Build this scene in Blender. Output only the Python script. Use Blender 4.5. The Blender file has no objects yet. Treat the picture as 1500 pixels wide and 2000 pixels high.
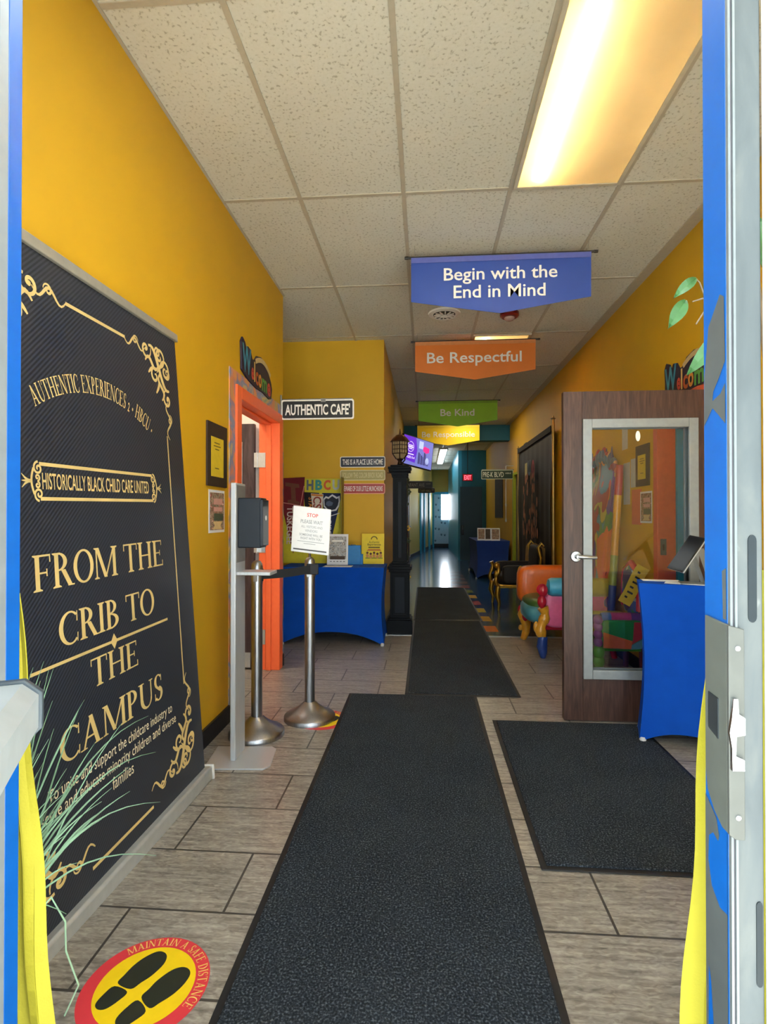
import bpy, math, random
from math import sin, cos, pi, radians, sqrt, atan
random.seed(5)
S = bpy.context.scene
COL = S.collection

# ------------------------------------------------------------------ camera, light, exposure
cam_d = bpy.data.cameras.new('camera'); cam = bpy.data.objects.new('camera', cam_d); COL.objects.link(cam)
F_PX = 1050.0
cam_d.sensor_fit = 'VERTICAL'; cam_d.sensor_height = 24.0
cam_d.lens = 24.0 * F_PX / 2000.0
cam_d.clip_start = .02
cam.location = (0, 0, 1.26)
cam.rotation_euler = (radians(90) + atan(8 / F_PX), 0, atan(80 / F_PX))
S.camera = cam
S.view_settings.view_transform = 'Standard'
S.view_settings.look = 'None'
S.view_settings.gamma = 1.0
S.view_settings.use_curve_mapping = False
S.view_settings.exposure = 1.68

world = bpy.data.worlds.new('world'); S.world = world; world.use_nodes = True
bg = world.node_tree.nodes['Background']
bg.inputs[0].default_value = (.88, .97, 1.0, 1); bg.inputs[1].default_value = 1.9
SUN_STRENGTH = 15.0
sun_d = bpy.data.lights.new('sun', 'SUN'); sun = bpy.data.objects.new('sun', sun_d); COL.objects.link(sun)
sun_d.energy = SUN_STRENGTH; sun_d.angle = radians(.6); sun_d.color = (1, .97, .9)
sun.location = (-3, -4, 6)
from mathutils import Vector, Matrix
sun.rotation_euler = Vector((.60, .50, -1.0)).to_track_quat('-Z', 'Y').to_euler()

# ------------------------------------------------------------------ materials
def lin(c):
    c /= 255.0
    return c / 12.92 if c <= .04045 else ((c + .055) / 1.055) ** 2.4
def rgb(h):
    h = h.lstrip('#')
    return (lin(int(h[0:2], 16)), lin(int(h[2:4], 16)), lin(int(h[4:6], 16)), 1)
MATS = {}
def mat(name, col, rough=.5, metal=0.0, var=.06, scale=30, bump=0.0, bscale=200, emit=0, ecol=None, spec=.5, coat=0, sheen=0):
    """principled material whose colour and roughness wander a little with noise"""
    if name in MATS: return MATS[name]
    m = bpy.data.materials.new(name); m.use_nodes = True; MATS[name] = m
    nt = m.node_tree; N = nt.nodes; L = nt.links
    p = N['Principled BSDF']
    c = rgb(col) if isinstance(col, str) else col
    p.inputs['Roughness'].default_value = rough; p.inputs['Metallic'].default_value = metal
    p.inputs['Specular IOR Level'].default_value = spec
    p.inputs['Coat Weight'].default_value = coat
    if sheen: p.inputs['Sheen Weight'].default_value = sheen
    tc = N.new('ShaderNodeTexCoord'); nz = N.new('ShaderNodeTexNoise'); nz.inputs['Scale'].default_value = scale
    nz.inputs['Detail'].default_value = 4
    L.new(tc.outputs['Object'], nz.inputs['Vector'])
    rp = N.new('ShaderNodeValToRGB'); L.new(nz.outputs['Fac'], rp.inputs[0])
    rp.color_ramp.elements[0].position = .3; rp.color_ramp.elements[1].position = .7
    rp.color_ramp.elements[0].color = tuple(x * (1 - var) for x in c[:3]) + (1,)
    rp.color_ramp.elements[1].color = tuple(min(1, x * (1 + var)) for x in c[:3]) + (1,)
    L.new(rp.outputs[0], p.inputs['Base Color'])
    if bump:
        n2 = N.new('ShaderNodeTexNoise'); n2.inputs['Scale'].default_value = bscale; L.new(tc.outputs['Object'], n2.inputs['Vector'])
        b = N.new('ShaderNodeBump'); b.inputs['Strength'].default_value = bump; b.inputs['Distance'].default_value = .004
        L.new(n2.outputs['Fac'], b.inputs['Height']); L.new(b.outputs[0], p.inputs['Normal'])
    if emit:
        p.inputs['Emission Color'].default_value = rgb(ecol) if ecol else c
        p.inputs['Emission Strength'].default_value = emit
    return m

def nodes(name):
    m = bpy.data.materials.new(name); m.use_nodes = True; MATS[name] = m
    return m, m.node_tree.nodes, m.node_tree.links, m.node_tree.nodes['Principled BSDF']
def coords(N, L, scale=(1, 1, 1), loc=(0, 0, 0), rot=(0, 0, 0)):
    tc = N.new('ShaderNodeTexCoord'); mp = N.new('ShaderNodeMapping')
    mp.inputs['Scale'].default_value = scale; mp.inputs['Location'].default_value = loc; mp.inputs['Rotation'].default_value = rot
    L.new(tc.outputs['Object'], mp.inputs[0]); return mp.outputs[0]
def ramp(N, L, fac, stops, interp='LINEAR'):
    r = N.new('ShaderNodeValToRGB'); r.color_ramp.interpolation = interp
    e = r.color_ramp.elements
    while len(e) < len(stops): e.new(.5)
    for k, (p, c) in enumerate(stops):
        e[k].position = p; e[k].color = rgb(c)
    L.new(fac, r.inputs[0]); return r.outputs[0]
def mix(N, L, fac, a, b, mode='MIX'):
    m = N.new('ShaderNodeMix'); m.data_type = 'RGBA'; m.blend_type = mode
    if isinstance(fac, float): m.inputs[0].default_value = fac
    else: L.new(fac, m.inputs[0])
    for i, x in ((6, a), (7, b)):
        if isinstance(x, str): m.inputs[i].default_value = rgb(x)
        else: L.new(x, m.inputs[i])
    return m.outputs[2]
def noise(N, L, vec, scale, detail=4, dist=0):
    n = N.new('ShaderNodeTexNoise'); n.inputs['Scale'].default_value = scale; n.inputs['Detail'].default_value = detail
    n.inputs['Distortion'].default_value = dist
    L.new(vec, n.inputs['Vector']); return n.outputs['Fac']

def floor_tile_mat():
    m, N, L, p = nodes('wood_look_tile')
    v = coords(N, L, loc=(.64, -1.37, 0))
    br = N.new('ShaderNodeTexBrick'); L.new(v, br.inputs['Vector'])
    br.offset = .5; br.offset_frequency = 2; br.squash = 1
    br.inputs['Scale'].default_value = 1; br.inputs['Brick Width'].default_value = .61; br.inputs['Row Height'].default_value = .303
    br.inputs['Mortar Size'].default_value = .0045; br.inputs['Mortar Smooth'].default_value = .1; br.inputs['Bias'].default_value = 0
    br.inputs['Color1'].default_value = (.35, .35, .35, 1); br.inputs['Color2'].default_value = (.65, .65, .65, 1); br.inputs['Mortar'].default_value = (.5, .5, .5, 1)
    g = noise(N, L, coords(N, L, scale=(2.2, 26, 1)), 2.2, 8, .6)
    g2 = noise(N, L, coords(N, L, scale=(5, 14, 1)), 6, 6, 1.2)
    c1 = ramp(N, L, g, [(.30, '#544f49'), (.46, '#827c74'), (.60, '#9f998f'), (.75, '#bab5ab')])
    c2 = ramp(N, L, g2, [(.35, '#6c6862'), (.5, '#98928a'), (.7, '#c8c3ba')])
    c = mix(N, L, .42, c1, c2)
    c = mix(N, L, .18, c, br.outputs['Color'], 'OVERLAY')
    c = mix(N, L, br.outputs['Fac'], c, '#474441')
    L.new(c, p.inputs['Base Color'])
    p.inputs['Roughness'].default_value = .30; p.inputs['Specular IOR Level'].default_value = .45
    b = N.new('ShaderNodeBump'); b.inputs['Strength'].default_value = .35; b.inputs['Distance'].default_value = .003; b.invert = True
    L.new(br.outputs['Fac'], b.inputs['Height']); L.new(b.outputs[0], p.inputs['Normal'])
    return m
def ceiling_mat():
    m, N, L, p = nodes('acoustic_tile')
    v = coords(N, L)
    n1 = noise(N, L, v, 70, 3); n2 = noise(N, L, v, 2.0, 3); n3 = noise(N, L, coords(N, L, scale=(6, 22, 1)), 5, 4, 1)
    c = ramp(N, L, n1, [(.33, '#a5a08e'), (.41, '#d8d6c8'), (.6, '#dddbcf')])
    c = mix(N, L, .25, c, ramp(N, L, n2, [(.3, '#cdc9ba'), (.7, '#e2e0d4')]))
    c = mix(N, L, .10, c, ramp(N, L, n3, [(.62, '#e0dac6'), (.74, '#a39a86')]), 'MULTIPLY')
    L.new(c, p.inputs['Base Color']); p.inputs['Roughness'].default_value = .9; p.inputs['Specular IOR Level'].default_value = .2
    b = N.new('ShaderNodeBump'); b.inputs['Strength'].default_value = .25; b.inputs['Distance'].default_value = .003
    L.new(n1, b.inputs['Height']); L.new(b.outputs[0], p.inputs['Normal']); return m
def wood_mat(name, stops, stretch=(14, 14, 1.1), scale=3.0, rough=.42, dist=1.5):
    m, N, L, p = nodes(name)
    n1 = noise(N, L, coords(N, L, scale=stretch), scale, 8, dist)
    n2 = noise(N, L, coords(N, L, scale=(90, 90, 4)), 4, 3)
    c = ramp(N, L, n1, stops)
    c = mix(N, L, .25, c, ramp(N, L, n2, [(.35, stops[0][1]), (.65, stops[-1][1])]))
    L.new(c, p.inputs['Base Color']); p.inputs['Roughness'].default_value = rough
    return m
def mat_carpet():
    m, N, L, p = nodes('black_mat')
    v = coords(N, L); n1 = noise(N, L, v, 160, 4); n2 = noise(N, L, v, 3.5, 4)
    c = ramp(N, L, n1, [(.38, '#171c22'), (.55, '#343b44'), (.68, '#68717a')])
    c = mix(N, L, .3, c, ramp(N, L, n2, [(.35, '#1a1e23'), (.7, '#30363c')]))
    L.new(c, p.inputs['Base Color']); p.inputs['Roughness'].default_value = .95; p.inputs['Specular IOR Level'].default_value = .15
    b = N.new('ShaderNodeBump'); b.inputs['Strength'].default_value = .8; b.inputs['Distance'].default_value = .006
    L.new(n1, b.inputs['Height']); L.new(b.outputs[0], p.inputs['Normal']); return m
def vinyl_mat():
    m, N, L, p = nodes('blue_vinyl_tile')
    v = coords(N, L)
    ck = N.new('ShaderNodeTexChecker'); L.new(v, ck.inputs['Vector']); ck.inputs['Scale'].default_value = 1 / .305
    ck.inputs['Color1'].default_value = rgb('#21425c'); ck.inputs['Color2'].default_value = rgb('#254a66')
    c = mix(N, L, .3, ck.outputs[0], ramp(N, L, noise(N, L, v, 40, 5), [(.35, '#173049'), (.7, '#31597a')]))
    L.new(c, p.inputs['Base Color']); p.inputs['Roughness'].default_value = .16; p.inputs['Specular IOR Level'].default_value = .6
    n = noise(N, L, coords(N, L, scale=(1, 3, 1)), 3, 2)
    b = N.new('ShaderNodeBump'); b.inputs['Strength'].default_value = .12; b.inputs['Distance'].default_value = .01
    L.new(n, b.inputs['Height']); L.new(b.outputs[0], p.inputs['Normal']); return m
def patch_mat(name, cols, scale=5, wav=.0, rough=.35, stretch=(1, 1, 1)):
    """patchwork of flat colours"""
    m, N, L, p = nodes(name)
    v = coords(N, L, scale=stretch)
    if wav:
        nz = N.new('ShaderNodeTexNoise'); nz.inputs['Scale'].default_value = 3; L.new(v, nz.inputs['Vector'])
        mx = N.new('ShaderNodeVectorMath'); mx.operation = 'MULTIPLY_ADD'; mx.inputs[1].default_value = (wav,) * 3
        L.new(nz.outputs['Color'], mx.inputs[0]); L.new(v, mx.inputs[2]); v = mx.outputs[0]
    vo = N.new('ShaderNodeTexVoronoi'); vo.inputs['Scale'].default_value = scale; L.new(v, vo.inputs['Vector'])
    sp = N.new('ShaderNodeSeparateColor'); L.new(vo.outputs['Color'], sp.inputs[0])
    n = len(cols)
    c = ramp(N, L, sp.outputs[0], [(k / n, x) for k, x in enumerate(cols)], 'CONSTANT')
    L.new(c, p.inputs['Base Color']); p.inputs['Roughness'].default_value = rough; p.inputs['Coat Weight'].default_value = .2
    return m
def banner_fabric():
    m, N, L, p = nodes('banner_vinyl')
    v = coords(N, L, rot=(radians(45), 0, 0))
    w = N.new('ShaderNodeTexWave'); w.bands_direction = 'Y'; w.inputs['Scale'].default_value = 26; L.new(v, w.inputs['Vector'])
    c = ramp(N, L, w.outputs['Fac'], [(.3, '#1c2028'), (.7, '#353a45')])
    L.new(c, p.inputs['Base Color']); p.inputs['Roughness'].default_value = .38; p.inputs['Specular IOR Level'].default_value = .5
    return m
def brushed(name, c1, c2, rough=.28, stretch=(120, 120, 2)):
    m, N, L, p = nodes(name)
    n = noise(N, L, coords(N, L, scale=stretch), 6, 4)
    L.new(ramp(N, L, n, [(.3, c1), (.7, c2)]), p.inputs['Base Color'])
    p.inputs['Metallic'].default_value = 1; p.inputs['Roughness'].default_value = rough; return m
def glass_mat(name='pane_glass', tint=(.96, .98, .98, 1), refl=.09):
    m = bpy.data.materials.new(name); m.use_nodes = True; MATS[name] = m
    N = m.node_tree.nodes; L = m.node_tree.links; N.remove(N['Principled BSDF']); out = N['Material Output']
    t = N.new('ShaderNodeBsdfTransparent'); t.inputs[0].default_value = tint
    g = N.new('ShaderNodeBsdfGlossy'); g.inputs['Roughness'].default_value = .03
    lw = N.new('ShaderNodeFresnel'); lw.inputs[0].default_value = 1.5
    nz = N.new('ShaderNodeTexNoise'); nz.inputs['Scale'].default_value = 6
    mu = N.new('ShaderNodeMath'); mu.operation = 'MULTIPLY_ADD'; L.new(nz.outputs[0], mu.inputs[0]); mu.inputs[1].default_value = .03
    L.new(lw.outputs[0], mu.inputs[2])
    mx = N.new('ShaderNodeMixShader'); L.new(mu.outputs[0], mx.inputs[0]); L.new(t.outputs[0], mx.inputs[1]); L.new(g.outputs[0], mx.inputs[2])
    L.new(mx.outputs[0], out.inputs[0]); return m
def diffuser_mat():
    m = bpy.data.materials.new('light_diffuser'); m.use_nodes = True; MATS['light_diffuser'] = m
    N = m.node_tree.nodes; L = m.node_tree.links; N.remove(N['Principled BSDF']); out = N['Material Output']
    tr = N.new('ShaderNodeBsdfTranslucent'); tr.inputs[0].default_value = (1, .90, .70, 1)
    di = N.new('ShaderNodeBsdfDiffuse'); tc = N.new('ShaderNodeTexCoord'); nz = N.new('ShaderNodeTexNoise'); nz.inputs['Scale'].default_value = 4
    L.new(tc.outputs['Object'], nz.inputs['Vector'])
    di_c = ramp(N, L, nz.outputs[0], [(.3, '#b8a988'), (.7, '#cfc2a4')]); L.new(di_c, di.inputs[0])
    mx = N.new('ShaderNodeMixShader'); mx.inputs[0].default_value = .45
    L.new(tr.outputs[0], mx.inputs[1]); L.new(di.outputs[0], mx.inputs[2]); L.new(mx.outputs[0], out.inputs[0]); return m
def peeled_paint():
    """blue paint flaking off grey aluminium"""
    m, N, L, p = nodes('peeled_blue_paint')
    v = coords(N, L, scale=(1, 1, .45)); n = noise(N, L, v, 5.0, 5, .4)
    f = ramp(N, L, n, [(.60, '#000000'), (.61, '#ffffff')])
    c = mix(N, L, f, '#0c489a', '#4c5254'); L.new(c, p.inputs['Base Color']); p.inputs['Roughness'].default_value = .4
    b = N.new('ShaderNodeBump'); b.inputs['Strength'].default_value = .4; b.inputs['Distance'].default_value = .002; b.invert = True
    L.new(f, b.inputs['Height']); L.new(b.outputs[0], p.inputs['Normal']); return m
def worn_metal():
    m, N, L, p = nodes('worn_aluminium')
    n = noise(N, L, coords(N, L, scale=(1, 1, .35)), 14, 6, .6)
    L.new(ramp(N, L, n, [(.3, '#3f484d'), (.5, '#4b5459'), (.64, '#585f61'), (.72, '#8f9696')]), p.inputs['Base Color'])
    p.inputs['Metallic'].default_value = .1; p.inputs['Roughness'].default_value = .5; return m
def mottled(name, cols, scale=9, stretch=(1, 1, 1)):
    m, N, L, p = nodes(name)
    n = noise(N, L, coords(N, L, scale=stretch), scale, 3, 1.0)
    k = len(cols); L.new(ramp(N, L, n, [(.28 + .44 * i / (k - 1), c) for i, c in enumerate(cols)]), p.inputs['Base Color'])
    p.inputs['Roughness'].default_value = .6; return m

floor_tile_mat(); ceiling_mat(); mat_carpet(); vinyl_mat(); banner_fabric(); glass_mat(); diffuser_mat(); peeled_paint(); worn_metal()
wood_mat('brown_oak', [(.3, '#33211b'), (.5, '#472e26'), (.7, '#5a3f35')])
wood_mat('dark_walnut', [(.3, '#2a1d1e'), (.48, '#3a2a2b'), (.56, '#4b3b3c'), (.75, '#5a4849')], stretch=(5, 5, .7))
brushed('brushed_steel', '#8f9196', '#b9bcc2', .34)
brushed('satin_silver', '#b9bec4', '#d5dade', .38)
MATS['satin_silver'].node_tree.nodes['Principled BSDF'].inputs['Metallic'].default_value = .45
mottled('border_decal', ['#5d7f9c', '#c9a86a', '#e0905c', '#7d8fb5', '#d2b26f', '#8aa38c'], 4)
mottled('photo_print', ['#3a2c2a', '#7d5a4c', '#c4a58c', '#5c6a52', '#b8564a', '#e8dccd'], 34)
mottled('print_grey', ['#5a5f66', '#8f9196', '#c9c9c6', '#77675c', '#ded9d0'], 40)
mottled('tapestry_print', ['#0a0909', '#100d0c', '#1c1310', '#100d0c', '#22170f', '#0a0909'], 7, (1, 6, 1.6))
mottled('door_mural', ['#c8d8e6', '#d5e2ec', '#bccfe0', '#6f8aa6'], 9)
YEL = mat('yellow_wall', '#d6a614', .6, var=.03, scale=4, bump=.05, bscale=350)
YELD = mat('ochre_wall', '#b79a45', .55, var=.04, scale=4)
ORG = mat('orange_paint', '#ff6f3c', .38, var=.04)
TEAL = mat('teal_paint', '#1f86a3', .45, var=.05)
TEALW = mat('teal_wall', '#16697f', .5, var=.05)
WHT = mat('white_paint', '#e6e4de', .6, var=.03)
BLK = mat('black_rubber', '#15161a', .6)
GRID = mat('grid_metal', '#b9b09c', .5, var=.05)
GOLD = mat('gold_print', '#f0d48c', .35, metal=.25, var=.12, scale=6)
BLU = mat('royal_blue_fabric', '#0347ae', .8, var=.06, scale=12, bump=.1, bscale=500, spec=.15)
NAVYF = mat('dark_blue_fabric', '#123a8c', .8, var=.06, scale=12)
LETTER = mat('white_letter', '#eeeae2', .5, var=.02)
PAPER = mat('white_paper', '#e9ebee', .6, var=.02)
INK = mat('black_ink', '#23252a', .6, var=.05)
CHROME = mat('chrome', '#c9ced4', .18, metal=1, var=.03)

# ------------------------------------------------------------------ mesh helpers
class Fr:
    """a flat frame: origin, right, up; n points at the viewer"""
    def __init__(s, o, u, v):
        s.o = Vector(o); s.u = Vector(u).normalized(); s.v = Vector(v).normalized(); s.n = s.u.cross(s.v)
    def at(s, a, b, c=0): return s.o + s.u * a + s.v * b + s.n * c
def LEFT(y=0, z=0, x=-1.205): return Fr((x, y, z), (0, 1, 0), (0, 0, 1))
def RIGHT(y=0, z=0, x=1.742): return Fr((x, y, z), (0, -1, 0), (0, 0, 1))
def FACE(x=0, z=0, y=5.7): return Fr((x, y, z), (1, 0, 0), (0, 0, 1))
def FLOOR(x=0, y=0, z=0): return Fr((x, y, z), (1, 0, 0), (0, 1, 0))

_TXT = {}
def text2d(s, bold=0.0):
    k = (s, bold)
    if k not in _TXT:
        cu = bpy.data.curves.new('tmp', 'FONT'); cu.body = s; cu.offset = bold; cu.resolution_u = 3
        o = bpy.data.objects.new('tmp', cu); COL.objects.link(o)
        me = bpy.data.meshes.new_from_object(o.evaluated_get(bpy.context.evaluated_depsgraph_get()))
        vs = [(v.co.x, v.co.y) for v in me.vertices]; fs = [tuple(p.vertices) for p in me.polygons]
        bpy.data.objects.remove(o); bpy.data.curves.remove(cu); bpy.data.meshes.remove(me)
        _TXT[k] = (vs, fs)
    return _TXT[k]

class MB:
    def __init__(s): s.v = []; s.f = []; s.mi = []; s.cur = 0
    def use(s, i): s.cur = i; return s
    def face(s, pts):
        b = len(s.v); s.v += [Vector(p) for p in pts]; s.f.append(tuple(range(b, b + len(pts)))); s.mi.append(s.cur); return s
    def mesh(s, vs, fs):
        b = len(s.v); s.v += [Vector(p) for p in vs]
        for f in fs: s.f.append(tuple(b + i for i in f)); s.mi.append(s.cur)
        return s
    def obox(s, o, a, b, c):
        o, a, b, c = map(Vector, (o, a, b, c))
        p = [o, o + a, o + a + b, o + b, o + c, o + a + c, o + a + b + c, o + b + c]
        return s.mesh(p, [(0, 3, 2, 1), (4, 5, 6, 7), (0, 1, 5, 4), (1, 2, 6, 5), (2, 3, 7, 6), (3, 0, 4, 7)])
    def box(s, x0, x1, y0, y1, z0, z1): return s.obox((x0, y0, z0), (x1 - x0, 0, 0), (0, y1 - y0, 0), (0, 0, z1 - z0))
    def poly(s, fr, pts, off=0): return s.face([fr.at(a, b, off) for a, b in pts])
    def rect(s, fr, a0, a1, b0, b1, off=0): return s.poly(fr, [(a0, b0), (a1, b0), (a1, b1), (a0, b1)], off)
    def prism(s, fr, pts, c0, c1):
        n = len(pts); lo = [fr.at(a, b, c0) for a, b in pts]; hi = [fr.at(a, b, c1) for a, b in pts]
        return s.mesh(lo + hi, [tuple(range(n))[::-1], tuple(range(n, 2 * n))] + [(i, (i + 1) % n, n + (i + 1) % n, n + i) for i in range(n)])
    def slab(s, fr, a0, a1, b0, b1, c0, c1): return s.prism(fr, [(a0, b0), (a1, b0), (a1, b1), (a0, b1)], c0, c1)
    def tube(s, path, r, n=10, cap=True):
        path = [Vector(p) for p in path]; m = len(path); rs = r if isinstance(r, (list, tuple)) else [r] * m
        vs = []; prev = None
        for i, p in enumerate(path):
            t = (path[min(i + 1, m - 1)] - path[max(i - 1, 0)]).normalized()
            if prev is None:
                prev = t.orthogonal().normalized()
            a = (prev - t * prev.dot(t)).normalized(); prev = a; b = t.cross(a)
            vs += [p + (a * cos(2 * pi * k / n) + b * sin(2 * pi * k / n)) * rs[i] for k in range(n)]
        fs = [(i * n + k, i * n + (k + 1) % n, (i + 1) * n + (k + 1) % n, (i + 1) * n + k) for i in range(m - 1) for k in range(n)]
        if cap: fs += [tuple(range(n))[::-1], tuple(range((m - 1) * n, m * n))]
        return s.mesh(vs, fs)
    def lathe(s, prof, c, n=28, axis='z'):
        c = Vector(c); vs = []
        for r, h in prof:
            for k in range(n):
                a = 2 * pi * k / n
                d = {'z': (r * cos(a), r * sin(a), h), 'y': (r * cos(a), h, r * sin(a)), 'x': (h, r * cos(a), r * sin(a))}[axis]
                vs.append(c + Vector(d))
        m = len(prof)
        fs = [(i * n + k, i * n + (k + 1) % n, (i + 1) * n + (k + 1) % n, (i + 1) * n + k) for i in range(m - 1) for k in range(n)]
        return s.mesh(vs, fs + [tuple(range(n))[::-1], tuple(range((m - 1) * n, m * n))])
    def ball(s, c, rx, ry=None, rz=None, n=14, m=8):
        ry = ry or rx; rz = rz or rx
        vs = []; 
        for i in range(m + 1):
            t = pi * (i + .02 if i == 0 else (i - .02 if i == m else i)) / m
            vs += [(c[0] + rx * sin(t) * cos(2 * pi * k / n), c[1] + ry * sin(t) * sin(2 * pi * k / n), c[2] + rz * cos(t)) for k in range(n)]
        return s.mesh(vs, [(i * n + k, (i + 1) * n + k, (i + 1) * n + (k + 1) % n, i * n + (k + 1) % n) for i in range(m) for k in range(n)])
    def sball(s, c, rx, ry, rz, e=.45, n=24, m=14):
        """soft cushion box: superellipsoid"""
        g = lambda w: math.copysign(abs(w) ** e, w)
        vs = []
        for i in range(m + 1):
            t = -pi / 2 + pi * min(max(i, .03), m - .03) / m
            for k in range(n):
                a = 2 * pi * k / n
                vs.append((c[0] + rx * g(cos(t)) * g(cos(a)), c[1] + ry * g(cos(t)) * g(sin(a)), c[2] + rz * g(sin(t))))
        return s.mesh(vs, [(i * n + k, i * n + (k + 1) % n, (i + 1) * n + (k + 1) % n, (i + 1) * n + k) for i in range(m) for k in range(n)] + [tuple(range(n))[::-1], tuple(range(m * n, m * n + n))])
    def disc(s, fr, a, b, ra, rb=None, off=0, n=40): return s.poly(fr, [(a + ra * cos(2 * pi * k / n), b + (rb or ra) * sin(2 * pi * k / n)) for k in range(n)], off)
    def ring(s, fr, a, b, ro, ri, off=0, n=48, a0=0, a1=2 * pi):
        for k in range(n):
            t0 = a0 + (a1 - a0) * k / n; t1 = a0 + (a1 - a0) * (k + 1) / n
            s.poly(fr, [(a + ri * cos(t0), b + ri * sin(t0)), (a + ro * cos(t0), b + ro * sin(t0)), (a + ro * cos(t1), b + ro * sin(t1)), (a + ri * cos(t1), b + ri * sin(t1))], off)
        return s
    def ribbon(s, fr, pts, w, off=0):
        n = len(pts); ws = w if isinstance(w, (list, tuple)) else [w] * n; ed = []
        for i, (x, y) in enumerate(pts):
            dx = pts[min(i + 1, n - 1)][0] - pts[max(i - 1, 0)][0]; dy = pts[min(i + 1, n - 1)][1] - pts[max(i - 1, 0)][1]
            l = math.hypot(dx, dy) or 1; nx, ny = -dy / l * ws[i] / 2, dx / l * ws[i] / 2
            ed.append(((x + nx, y + ny), (x - nx, y - ny)))
        for i in range(n - 1): s.poly(fr, [ed[i][1], ed[i + 1][1], ed[i + 1][0], ed[i][0]], off)
        return s
    def text(s, fr, t, a0, a1, b0, b1, off=.001, bold=0.0, rot=0):
        vs, fs = text2d(t, bold)
        if not vs: return s
        x0 = min(v[0] for v in vs); x1 = max(v[0] for v in vs); y0 = min(v[1] for v in vs); y1 = max(v[1] for v in vs)
        out = []
        for x, y in vs:
            p, q = (x - x0) / (x1 - x0), (y - y0) / (y1 - y0)
            if rot == -90: p, q = q, 1 - p
            out.append(fr.at(a0 + p * (a1 - a0), b0 + q * (b1 - b0), off))
        return s.mesh(out, fs)
    def build(s, name, mats, parent=None, smooth=40, bevel=0, solid=0, sub=0):
        base = Vector((0, 0, 0)); p = parent
        while p is not None: base += p.location; p = p.parent
        me = bpy.data.meshes.new(name); me.from_pydata([tuple(v - base) for v in s.v], [], s.f)
        for m in (mats if isinstance(mats, (list, tuple)) else [mats]): me.materials.append(MATS[m] if isinstance(m, str) else m)
        me.polygons.foreach_set('material_index', s.mi); me.polygons.foreach_set('use_smooth', [True] * len(s.f))
        me.update(); me.set_sharp_from_angle(angle=radians(smooth))
        o = bpy.data.objects.new(name, me); COL.objects.link(o)
        if parent is not None: o.parent = parent
        if solid:
            md = o.modifiers.new('solid', 'SOLIDIFY'); md.thickness = solid
            md = o.modifiers.new('edges', 'EDGE_SPLIT'); md.split_angle = radians(50)
        if sub:
            md = o.modifiers.new('sub', 'SUBSURF'); md.levels = sub; md.render_levels = sub
        if bevel:
            md = o.modifiers.new('bevel', 'BEVEL'); md.width = bevel; md.segments = 2; md.limit_method = 'ANGLE'; md.angle_limit = radians(50)
        return o

def thing(name, loc, label, cat, group=None):
    o = bpy.data.objects.new(name, None); COL.objects.link(o); o.location = loc; o.empty_display_size = .05
    o['label'] = label; o['category'] = cat
    if group: o['group'] = group
    return o
def tag(o, label, cat, group=None):
    o['label'] = label; o['category'] = cat
    if group: o['group'] = group
    return o
def structure(o, label=None):
    o['kind'] = 'structure'
    if label: o['label'] = label
    return o
def sroot(name, loc, label=None):
    o = bpy.data.objects.new(name, None); COL.objects.link(o); o.location = loc
    return structure(o, label)
def copy_tree(root, loc):
    c = root.copy(); COL.objects.link(c); c.location = loc
    for ch in root.children:
        d = ch.copy(); COL.objects.link(d); d.parent = c
        for g in ch.children:
            e = g.copy(); COL.objects.link(e); e.parent = d
    return c

# ------------------------------------------------------------------ serif lettering (strokes, bowls and serifs)
def _R(x0, y0, x1, y1): return [(x0, y0), (x1, y0), (x1, y1), (x0, y1)]
def _st(x, w, lo=1, hi=1):
    o = [_R(x, 0, x + w, 1)]
    if lo: o.append([(x - .08, 0), (x + w + .08, 0), (x + w + .08, .03), (x + w, .07), (x, .07), (x - .08, .03)])
    if hi: o.append([(x - .08, .97), (x, .93), (x + w, .93), (x + w + .08, .97), (x + w + .08, 1), (x - .08, 1)])
    return o
def _dg(x0, y0, x1, y1, w): return [[(x0, y0), (x0 + w, y0), (x1 + w, y1), (x1, y1)]]
def _bd(cx, cy, ox, oy, ix, iy, a0, a1, cxi=None, n=14):
    cxi = cx if cxi is None else cxi; o = []
    for k in range(n):
        t0 = radians(a0 + (a1 - a0) * k / n); t1 = radians(a0 + (a1 - a0) * (k + 1) / n)
        o.append([(cxi + ix * cos(t0), cy + iy * sin(t0)), (cx + ox * cos(t0), cy + oy * sin(t0)), (cx + ox * cos(t1), cy + oy * sin(t1)), (cxi + ix * cos(t1), cy + iy * sin(t1))])
    return o
_Ptop = _st(.10, .15) + _bd(.24, .735, .34, .265, .19, .215, -90, 90)
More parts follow.
